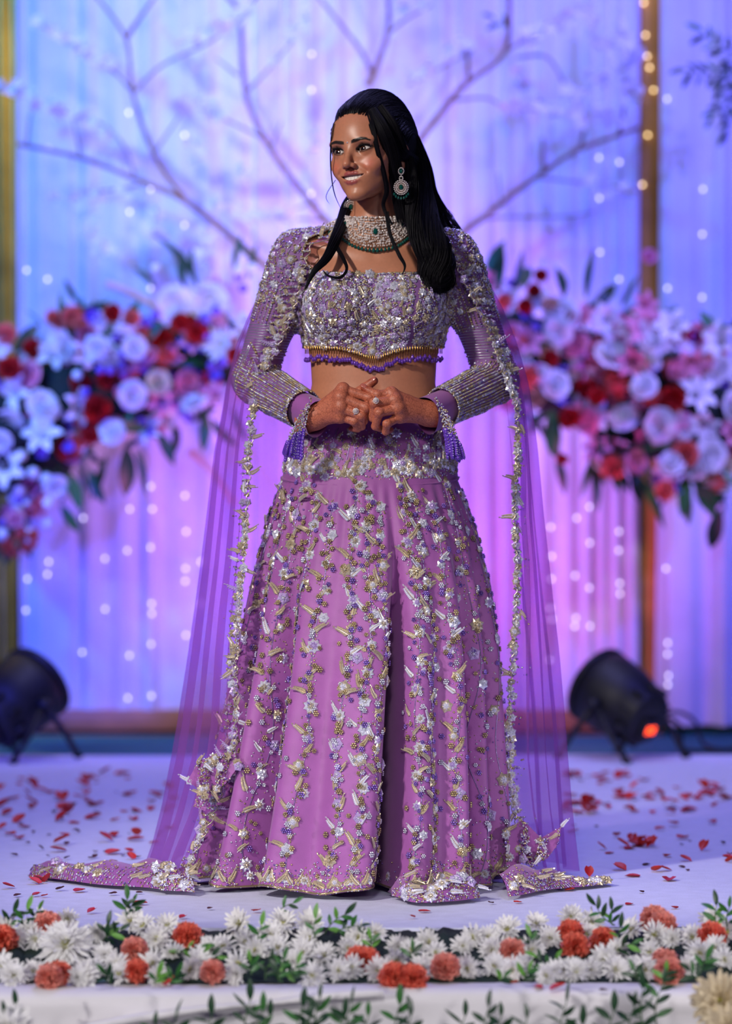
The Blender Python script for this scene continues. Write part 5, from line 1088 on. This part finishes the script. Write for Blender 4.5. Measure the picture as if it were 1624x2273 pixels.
# ------------------------------------------------------------------ sheer cape
_cp = [(528, 640, 745, 940, 1040), (545, 630, 690, 990, 1050), (620, 590, 668, 1028, 1080), (690, 556, 652, 1062, 1114), (760, 528, 622, 1096, 1138), (850, 506, 578, 1128, 1160), (900, 500, 564, 1147, 1165), (1000, 482, 556, 1148, 1177), (1150, 466, 548, 1139, 1190), (1250, 455, 541, 1145, 1200), (1350, 443, 530, 1143, 1210), (1450, 430, 524, 1136, 1222), (1600, 408, 524, 1126, 1236), (1680, 395, 515, 1124, 1242), (1800, 372, 470, 1140, 1250), (1880, 352, 430, 1165, 1256), (1945, 330, 405, 1180, 1262)]
_cz = np.array([P(0, r[0], 0)[2] for r in _cp])
cy_b = np.interp([r[0] for r in _cp], [528, 620, 760, 850, 1000, 1300, 1600, 1945], [-.035, -.055, -.050, -.03, -.045, -.13, -.15, -.16]); cy_r = np.interp([r[0] for r in _cp], [528, 620, 760, 850, 1000, 1300, 1600, 1945], [-.035, -.055, -.050, -.03, -.03, -.05, -.06, -.05])
BLp = np.array([P(r[2], r[0], y) for r, y in zip(_cp, cy_b)]); BRp = np.array([P(r[3], r[0], y) for r, y in zip(_cp, cy_r)])
OLp = np.array([P(r[1], r[0], .07) for r in _cp]); ORp = np.array([P(r[4], r[0], .07) for r in _cp]); yb_ = np.interp(_cz, [0, .4, 1.0, 1.36], [.50, .40, .24, .09])
nS, nT = 300, 90; rows = []
zz = np.linspace(_cz[0], .012, nT); o_ = np.argsort(_cz); ip = lambda A: np.stack([np.interp(zz, _cz[o_], A[o_, k]) for k in range(3)], -1)
bl_, br_, ol_, or_ = ip(BLp), ip(BRp), ip(OLp), ip(ORp); yk = np.interp(zz, _cz[o_], yb_[o_])
def capept(k, n):
    z = zz[k]; mid = (ol_[k] + or_[k]) / 2; ctrl = [bl_[k], bl_[k] * .45 + ol_[k] * .55 + [0, -.02 - .02 * (1 - z), 0], ol_[k], ol_[k] * .72 + mid * .28 + [0, (yk[k] - .07) * .75, 0], [mid[0], yk[k], z], or_[k] * .72 + mid * .28 + [0, (yk[k] - .07) * .75, 0], or_[k], br_[k] * .45 + or_[k] * .55 + [0, -.02 - .02 * (1 - z), 0], br_[k]]
    c = catmull(np.array(ctrl), n); s = np.linspace(0, 1, n); am = np.interp(z, [0, .5, 1.0, 1.3], [.022, .018, .010, .002]); t = nrm(np.gradient(c, axis=0)); nn = np.stack([t[:, 1], -t[:, 0], 0 * s], -1)
    w_ = np.sin(s * 2 * PI * 17 + 2.0 * np.sin(s * 11) + 1) * (.5 + .5 * np.sin(s * 23 + 2) ** 2); fade = sstep(0, .06, s) * sstep(1, .94, s); c = c + nn * (am * w_ * fade)[:, None]; c[:, 2] = z; return c
CV = np.stack([capept(k, nS) for k in range(nT)], 1)          # (s, t, 3)
sheer_m = sheer('tulle', S(196, 128, 206), S(240, 222, 248), .25); mb = MB(); mb.add(CV.reshape(-1, 3), grid_faces(nS, nT)); CP = mb.obj('cape', sheer_m, person)
cb = MB()
def cape_near(side, t, off):   # point on the sheet a distance off from a front edge
    t = np.clip(np.asarray(t), 0, nT - 1.001); s = np.clip(np.asarray(off) * nS, 0, nS - 2).astype(int); s = s if side < 0 else nS - 1 - s; return CV[s, t.astype(int)] + np.array([0, -.003, 0])
def zrow(z): return np.interp(-np.asarray(z), -zz, np.arange(nT))
for side in (-1, 1):
    pc = CV[0] if side < 0 else CV[-1]; wob = .004 * np.sin(np.arange(nT * 4) * .9); e4 = np.stack([np.interp(np.arange(nT * 4) / 4, np.arange(nT), pc[:, k]) for k in range(3)], -1); e4[:, 0] += wob; e4[:, 1] -= .004; V, F = tube(e4, .0012, 5); cb.add(V, F, 0, GOLD * .6 + SILV * .3)
    # dense upper part over the arm, then a narrow garland
    n_ = 4200; z = ge.uniform(1.03, 1.36, n_); off = ge.random(n_) ** 1.4 * np.interp(z, [1.03, 1.12, 1.2, 1.36], [.07, .08, .14, .19]); p = cape_near(side, zrow(z), off); cb.inst(ICO1, p + ge.normal(0, .001, p.shape), None, ge.uniform(.0013, .0026, n_), 0, bead_cols(n_, ge))
    n_ = 2000; z = ge.uniform(.02, 1.03, n_); off = np.abs(ge.normal(0, .018, n_)) * (1 + .6 * np.sin(z * 60)); p = cape_near(side, zrow(z), np.clip(off, 0, .07)); cb.inst(ICO1, p + ge.normal(0, .0015, p.shape), None, ge.uniform(.0012, .0025, n_), 0, bead_cols(n_, ge))
    z = 1.35
    while z > .03:
        dens = 1 if z > 1.03 else .8
        for q in range(3 if z > 1.2 else 2 if z > 1.03 else 1):
            off = ge.uniform(.0, .17 if z > 1.2 else .07 if z > 1.03 else .025); p = cape_near(side, zrow([z]), [off])[0]; nn = nrm(np.array([ge.normal(0, .2) - side * -.15, -1, ge.normal(0, .15)])); fl = ge.random() < .7
            link('embroidered_flower' if fl else 'embroidered_leaf', (FLW if fl else LFS)[int(ge.integers(5))], CP, M=mat4(p, frame(nn, np.array([ge.normal(0, 1), 0, ge.normal(0, 1)])), ge.uniform(.008, .0125) if fl else ge.uniform(.022, .032)))
        z -= .012 if z > 1.03 else ge.uniform(.007, .012)
# flared corner of the cape by the hem, right and left
for (poly, yy, n_) in (([(415, 1735), (440, 1690), (480, 1672), (520, 1670), (530, 1700), (500, 1740), (470, 1760), (455, 1800), (430, 1790), (440, 1750)], -.19, 420), ([(1120, 1840), (1160, 1820), (1200, 1860), (1245, 1835), (1240, 1870), (1215, 1905), (1180, 1920), (1150, 1900), (1130, 1960), (1120, 1900)], -.10, 620)):
    c = 0; x0, x1 = min(p_[0] for p_ in poly), max(p_[0] for p_ in poly); y0, y1 = min(p_[1] for p_ in poly), max(p_[1] for p_ in poly); pp = []
    while c < n_:
        x, y = ge.uniform(x0, x1), ge.uniform(y0, y1)
        if inpoly(x, y, poly): pp.append(P(x, y, yy + .012 * math.sin(x * .15) + ge.normal(0, .002))); c += 1
    pp = np.array(pp); cb.inst(ICO1, pp, None, ge.uniform(.0014, .0028, n_), 0, bead_cols(n_, ge))
    cc_ = P(sum(p_[0] for p_ in poly) / len(poly), sum(p_[1] for p_ in poly) / len(poly), yy + .004); vv = [cc_] + [P(*p_, yy + .004 + .012 * math.sin(p_[0] * .15)) for p_ in poly]; m_ = len(poly); q = MB(); q.add(np.array(vv), np.array([(0, 1 + k, 1 + (k + 1) % m_) for k in range(m_)])); q.obj('hem_flounce', mauve, CP)
    for p_ in pp[:26]:
        fl = ge.random() < .6; link('embroidered_flower' if fl else 'embroidered_leaf', (FLW if fl else LFS)[int(ge.integers(5))], CP, M=mat4(p_ + [0, -.003, 0], frame(nrm(np.array([ge.normal(0, .2), -1, .1])), np.array([ge.normal(0, 1), 0, ge.normal(0, 1)])), .0105 if fl else .026))
# train pooled on the carpet: a soft roll of cloth on each side
def train(pts, hs, wd, name):
    m_ = len(pts); c = catmull(np.array([G(x, y, 0) for x, y in pts]), 60); h = np.interp(np.linspace(0, 1, 60), np.linspace(0, 1, m_), hs); w_ = np.interp(np.linspace(0, 1, 60), np.linspace(0, 1, m_), wd); rows = []; tt = np.linspace(0, 1, 60)
    for k, a in enumerate(np.linspace(0, 1, 14)):
        yo = (a - .35) * w_; zo = h * np.sin(np.clip(a * 1.06, 0, 1) * PI) ** .7 * (1 + .16 * np.sin(tt * 21 + a * 5)) + .003; rows.append(c + np.stack([.01 * np.sin(a * 4 + tt * 9), yo, zo], -1))
    Vt = np.stack(rows, 1); q = MB(); q.add(Vt.reshape(-1, 3), grid_faces(60, 14)); o = q.obj(name, mauve, CP); n_ = 700; i = ge.integers(0, 59, n_); j = np.clip(np.abs(ge.normal(0, 2.2, n_)).astype(int), 0, 9); f = ge.random((n_, 1)); p = Vt[i, j] * f + Vt[i + 1, np.clip(j + 1, 0, 13)] * (1 - f); cb.inst(ICO1, p + [0, -.0015, .001], None, ge.uniform(.0013, .0026, n_), 0, bead_cols(n_, ge))
    for q_ in range(16):
        i, j = int(ge.integers(2, 58)), int(ge.integers(1, 6)); p = Vt[i, j]; nn = nrm(np.cross(Vt[i + 1, j] - Vt[i, j], Vt[i, j + 1] - Vt[i, j])); nn = nn if nn[1] < 0 or nn[2] > 0 else -nn; nn = nrm(nn + [0, -.8, .3]); fl = q_ % 2; link('embroidered_flower' if fl else 'embroidered_leaf', (FLW if fl else LFS)[int(ge.integers(5))], CP, M=mat4(p + nn * .003, frame(nn, np.array([1, 0, .2])), .015 if fl else .032))
train([(66, 1944), (110, 1947), (180, 1952), (250, 1958), (330, 1962), (420, 1972)], [.018, .026, .030, .034, .042, .03], [.10, .14, .18, .22, .26, .24], 'train')
train([(1345, 1962), (1290, 1966), (1230, 1970), (1170, 1976), (1120, 1984)], [.004, .012, .026, .045, .04], [.05, .10, .16, .2, .2], 'train')
train([(335, 1970), (360, 1975), (390, 1976), (430, 1980)], [.030, .044, .036, .03], [.09, .1, .1, .1], 'hem_roll')
train([(868, 1988), (900, 2000), (960, 2002), (1000, 1999), (1060, 1992)], [.020, .040, .030, .045, .03], [.06, .09, .1, .09, .07], 'hem_roll')
ob = cb.obj('beadwork', bead_m, CP, attr=True); ob['kind'] = 'stuff'
# ================================================================== JEWELLERY
crystal_m = M('diamond', S(240, 230, 226), .12, .45); emer = M('emerald', S(2, 74, 66), .08, .1, coat=.8); jgold = M('jewel_gold', S(150, 108, 84), .55, .6)
def neck_f(p): return np.minimum(torso_sdf(p), head_sdf(w2h(p)))
def neck_o(z): t = (z - NK0[2]) / (NK1[2] - NK0[2]); return NK0 + (NK1 - NK0) * np.asarray(t)[:, None]
CT = P(0, 476, -.04)[2]; CBm = P(0, 549, -.07)[2]; CBs = P(0, 505, 0)[2]
UP_ = .13
def chk(u, f):
    zt = CT - .004 * np.cos(u) ; zb = CBs + (CBm - CBs) * np.cos(np.clip(u, -1.57, 1.57)) ** 1.5; z = zt + (zb - zt) * f; o = neck_o(z); d = np.stack([np.sin(u), -np.cos(u), 0 * u], -1)
    q = shoot(neck_f, o, d, .16, .0035); q[:, 2] = z; return q
nu, nv = 70, 9; U, Fv = np.meshgrid(np.linspace(-2.3, 2.3, nu), np.linspace(0, 1, nv), indexing='ij'); mb = MB(); bandV = chk(U.ravel(), Fv.ravel()); mb.add(bandV, grid_faces(nu, nv)); CK = mb.obj('choker', jgold, person)
gj = np.random.default_rng(8); mb = MB(); nr = 12
for r_ in range(nr):
    m_ = 74; u = np.linspace(-2.1, 2.1, m_) + (.034 if r_ % 2 else 0) + gj.normal(0, .006, m_); p = chk(u, np.full(m_, (r_ + .4) / nr)); mb.inst(ICO1, p + np.stack([np.sin(u), -np.cos(u), 0 * u], -1) * .0022 + gj.normal(0, .0008, (m_, 3)), None, gj.uniform(.0014, .0034, m_))
ob = mb.obj('diamond_setting', crystal_m, CK); ob['kind'] = 'stuff'
def gem(par, p, n, sx, sz, ring=True):
    R = frame(n, np.array([0, 0, 1.0])); q = MB(); q.inst(ICO2, [p + n * .003], R[None], np.array([[sx, sz, .004]])); q.obj('emerald', emer, par, smooth=False)
    if ring:
        a = np.linspace(0, 2 * PI, 17)[:-1]; pts = p + n * .0035 + (np.cos(a)[:, None] * R[:, 0] * (sx + .0028) + np.sin(a)[:, None] * R[:, 1] * (sz + .0028)); q = MB(); q.inst(ICO1, pts, None, .0019); q.obj('gem_halo', crystal_m, par)
ug = np.array([.0]); pg = chk(ug, np.array([.48])); gem(CK, pg[0] + [0, -.001, 0], np.array([0, -1.0, .12]), .0052, .0072)
for u0 in (-1.05, .95): q = chk(np.array([u0]), np.array([.40])); gem(CK, q[0], np.array([math.sin(u0), -math.cos(u0), 0]), .0032, .0042)
u = np.linspace(-1.75, 1.75, 40); p = chk(u, np.full(40, 1.0)); dn = np.stack([np.sin(u), -np.cos(u), 0 * u], -1); me = MB(); V, F = dropT; me.add(V * [.0036, .0036, .0062], F); me = me.mesh('emerald_drop', emer)
for k in range(40):
    q = p[k] + dn[k] * .004 + np.array([0, 0, -.004]); q = q - dn[k] * 0; s = 1.25 if k in (19, 20) else 1.0; link('emerald_drop', me, CK, M=mat4(q + [0, -.002, 0], np.eye(3), s))
def earring(p0, name_lab):
    mb = MB(); mb.inst(ICO2, [p0], None, (.0035, .003, .0045)); E = mb.obj('earring', emer, person)
    st_ = MB(); a = np.linspace(0, 2 * PI, 11)[:-1]
    def ring(c, rx, rz, n, r): a = np.linspace(0, 2 * PI, n + 1)[:-1]; st_.inst(ICO1, c + np.stack([rx * np.cos(a), -.002 + 0 * a, rz * np.sin(a)], -1), None, r)
    ring(p0, .0055, .0068, 12, .0016); ring(p0 + [0, 0, -.015], .0035, .0045, 8, .0017); c = p0 + np.array([0, -.002, -.034])
    for rx, rz, n, r in ((.0068, .0072, 14, .0016), (.0105, .0112, 20, .0019), (.0145, .0150, 24, .0017)): ring(c, rx, rz, n, r)
    o = st_.obj('diamond_setting', crystal_m, E); o['kind'] = 'stuff'
    bk = MB(); V, F = lathe([(.001, .0012), (.013, .001), (.013, -.001), (.001, -.0012)], 18); bk.add(np.array(V)[:, [0, 2, 1]] + c + [0, .001, 0], F); bk.obj('backing', jgold, E)
    q = MB(); q.inst(ICO2, [c + [0, -.003, 0]], None, (.0045, .003, .0055)); q.obj('emerald', emer, E, smooth=False)
    for k in range(7):
        an = -PI / 2 + (k - 3) * .36; link('emerald_drop', me, E, M=mat4(c + np.array([.0165 * math.cos(an), -.001, .0165 * math.sin(an) - .005]), np.eye(3), .75))
earring(P(890, 380, -.075), ''); earring(P(779, 424, .03), '')
for p0, ax in ((Z3(625, 415, -.2125), nrm(Z3(668, 455, -.2) - Z3(500, 385, -.197))), (Z3(790, 330, -.224), nrm(Z3(778, 350, -.2) - Z3(945, 330, -.197)))):
    Rr = frame(ax, np.array([0, -1.0, .3])); a = np.linspace(0, 2 * PI, 25); cen_ = p0 + np.array([0, .0105, -.001]); q = MB(); V, F = tube(cen_ + (np.cos(a)[:, None] * Rr[:, 0] + np.sin(a)[:, None] * Rr[:, 1]) * .0104, .0011, 6, False); q.add(V, F); rg = q.obj('ring', M('ring_silver', S(226, 222, 224), .15, 1.0), person)
    q = MB(); q.inst(ICO2, [p0 + [0, -.001, .001]], None, (.0048, .004, .0048)); q.inst(ICO1, p0 + np.stack([.0055 * np.cos(a[:-1:2]), -.0005 + 0 * a[:-1:2], .0055 * np.sin(a[:-1:2])], -1), None, .0015); q.obj('diamond', crystal_m, rg, smooth=False)
# ================================================================== HAIR
hair_m = M('hair', S(13, 11, 18), .45, noise=(.3, 80), spec=.16)
def cap_sdf(p):
    d = ell(p, (0, -.030, .034), (.0800, .1030, .0880)); d = smin(d, ell(p, (.0, -.036, .074), (.060, .080, .064)), .02); d = smin(d, ell(p, (0, .010, .076), (.057, .064, .038)), .016)
    q = p.copy(); q[:, 0] = np.abs(q[:, 0])
    d = smin(d, ell(q, (.062, .010, .022), (.0170, .036, .050)), .014)
    d = smin(d, ell(p, (0, -.082, -.03), (.066, .040, .085)), .03)
    face = np.maximum(ell(p, (0, .060, -.03), (.0600, .075, .0985)), -.03 - p[:, 1]); d = smax(d, -face, .006)
    return d
V, F = nets(cap_sdf, (-.10, -.15, -.14), (.10, .10, .15), .0024); mb = MB(); gh = np.random.default_rng(3)
mb.add(h2w(V), F)
def strands(pts, rr):   # pts (n,m,3) -> thin 3-sided tubes, all at once
    n, m, _ = pts.shape; t = nrm(np.gradient(pts, axis=1)); ref = nrm(np.array([.3, -.9, .2])); x = nrm(np.cross(t, ref)); y = np.cross(t, x); rr = np.asarray(rr, float)[None, :, None] * gh.uniform(.7, 1.2, (n, 1, 1)); V = np.stack([pts + rr * (math.cos(a) * x + math.sin(a) * y) for a in (0, 2.09, 4.19)], 2).reshape(-1, 3)
    b = (np.arange(n) * m * 3)[:, None, None] + (np.arange(m - 1) * 3)[None, :, None]; j = np.arange(3)[None, None]; j2 = (j + 1) % 3; F = np.stack([b + j, b + j2, b + 3 + j2, b + 3 + j], -1).reshape(-1, 4); mb.add(V, F)
# combed back over the crown
n, m = 1700, 20; phi = gh.uniform(-1.9, 1.9, n); st0 = np.stack([np.sin(phi) * .9, np.cos(phi) * .75 + .2, np.interp(np.abs(phi), [0, .8, 1.4, 1.9], [.46, .30, .06, -.2]) + gh.random(n) ** 1.4 * 1.1], -1); st0 = nrm(st0); en = nrm(np.stack([np.sin(phi) * .35 + gh.normal(0, .1, n), np.full(n, -1.0), gh.uniform(-.35, .25, n)], -1)); top = nrm((st0 + en) / 2 + np.array([0, 0, .55]) + np.stack([np.sin(phi) * .4, 0 * phi, 0 * phi], -1)); t = np.linspace(0, 1, m)[None, :, None]
dirs = nrm(st0[:, None] * (1 - t) ** 2 + 2 * top[:, None] * t * (1 - t) + en[:, None] * t ** 2); cen0 = np.array([0, -.022, .03]); q = shoot(lambda p_: np.minimum(cap_sdf(p_), head_sdf(p_)), np.tile(cen0, (n * m, 1)), dirs.reshape(-1, 3), .2, .0006).reshape(n, m, 3); q += gh.normal(0, .0007, (n, 1, 3)); 
strands(h2w(q.reshape(-1, 3)).reshape(n, m, 3), np.full(m, .0009))
def lock(guide, wid, n, r, seed=0, twist=1.2, m=34, depth=.5, fly=.0, wave=0., ragged=.12):
    g = np.random.default_rng(seed); c = catmull(np.array([P(*q) for q in guide]), m); w_ = np.interp(np.linspace(0, 1, m), np.linspace(0, 1, len(wid)), wid) / 1050; a = g.uniform(0, 2 * PI, n); rad = np.sqrt(g.random(n)); s = np.linspace(0, 1, m)
    tan = nrm(np.gradient(c, axis=0)); sx = nrm(np.cross(tan, np.array([0, -1.0, 0]))); sy = np.cross(tan, sx); ang = a[:, None] + twist * s[None] * (.5 + rad[:, None]); pts = c[None] + (np.cos(ang) * rad[:, None] * w_[None])[..., None] * sx[None] + (np.sin(ang) * rad[:, None] * w_[None] * depth)[..., None] * sy[None]
    if fly: pts = pts + (g.normal(0, fly, (n, 1, 3)) * (s ** 2)[None, :, None])
    if wave:
        ph = g.uniform(0, 6.28, (n, 1)) * .25; wv = wave * (s ** 1.2)[None] * np.sin(s[None] * 15 + ph); pts = pts + wv[..., None] * sx[None] + (wave * .6 * (s ** 1.2)[None] * np.cos(s[None] * 15 + ph))[..., None] * sy[None]
    if ragged:
        k = g.uniform(1 - ragged, 1, n)[:, None] * s[None] * (m - 1); i0 = np.clip(k.astype(int), 0, m - 2); f = (k - i0)[..., None]; ii = np.arange(n)[:, None]; pts = pts[ii, i0] * (1 - f) + pts[ii, i0 + 1] * f
    strands(pts, r * np.interp(s, [0, .8, 1], [1, .9, .3]))
lock([(880, 270, .02), (915, 360, .03), (930, 430, .00), (945, 500, -.045), (960, 560, -.075), (962, 610, -.085), (972, 655, -.085)], [30, 32, 30, 36, 40, 32, 12], 620, .0009, 1, 2.2, wave=.006, ragged=.25)
lock([(870, 250, .07), (925, 360, .09), (940, 440, .10), (968, 500, .09), (1000, 535, .06), (1012, 580, .02)], [30, 28, 36, 44, 34, 14], 420, .0009, 2, 1.0)
lock([(850, 300, .10), (870, 420, .10), (880, 520, .10), (900, 600, .12)], [60, 62, 70, 60], 260, .0011, 3, .5)
lock([(905, 350, -.04), (915, 420, -.045), (918, 490, -.065), (945, 560, -.085), (985, 610, -.075), (985, 640, -.07), (955, 652, -.085)], [12, 16, 18, 22, 22, 14, 4], 200, .0009, 4, 4.0, wave=.006, ragged=.3)
lock([(985, 545, -.03), (1000, 580, -.055), (985, 625, -.085), (950, 640, -.095), (945, 612, -.095)], [10, 12, 12, 9, 4], 100, .0009, 14, 5.0)
lock([(800, 420, .08), (772, 455, .04), (760, 490, .0), (745, 530, -.055), (725, 572, -.085), (696, 604, -.100), (676, 645, -.108)], [14, 14, 13, 13, 10, 6, 2], 240, .0009, 5, 1.5)
lock([(742, 540, -.06), (762, 575, -.09), (769, 598, -.105), (755, 616, -.112), (728, 612, -.112), (715, 598, -.11)], [5, 4, 3, 3, 2, 1], 26, .0007, 6, 1.0)
lock([(815, 250, -.075), (828, 290, -.095), (838, 335, -.098), (852, 385, -.088), (858, 425, -.075), (850, 455, -.065), (862, 485, -.075), (872, 500, -.08)], [10, 6, 5, 5, 5, 4, 3, 2], 90, .0008, 7, 1.0)
lock([(822, 245, -.07), (848, 290, -.088), (868, 340, -.078), (880, 400, -.060), (884, 450, -.05), (895, 500, -.05)], [14, 17, 18, 15, 12, 12], 420, .0009, 8, .6)
lock([(838, 240, -.06), (866, 280, -.070), (886, 330, -.062), (900, 345, -.05), (925, 360, -.0)], [16, 18, 18, 14, 12], 380, .0009, 9, .5)
lock([(858, 470, -.07), (866, 520, -.085), (885, 565, -.10), (898, 590, -.105), (892, 612, -.11)], [5, 4, 4, 3, 1], 30, .0007, 10, 1.5)
lock([(742, 275, -.05), (735, 320, -.06), (734, 370, -.06), (741, 425, -.05), (757, 466, -.04)], [2, 2, 1.5, 1.5, 1], 9, .0006, 11, 1.0)
lock([(745, 400, -.05), (728, 425, -.05), (724, 440, -.05), (732, 455, -.05)], [2, 2, 1, 1], 3, .0004, 12, 1.0)
lock([(930, 345, .02), (948, 360, .02), (953, 380, .02), (945, 392, .02)], [1, 1, 1, 1], 3, .0006, 13, 1.0)
lock([(940, 420, .02), (965, 470, .03), (985, 500, .04)], [20, 26, 30], 40, .0004, 15, 1.0, fly=.006)
HA = mb.obj('hair', hair_m, person)
q = MB()
for (px, py, y) in [(918, 282, .03), (924, 320, .03), (927, 333, .03), (910, 262, .03)]: q.inst(ICO1, np.array([P(px, py, y)]) + gh.normal(0, .003, (4, 3)), None, .0022)
q.obj('hair_pin', crystal_m, HA)
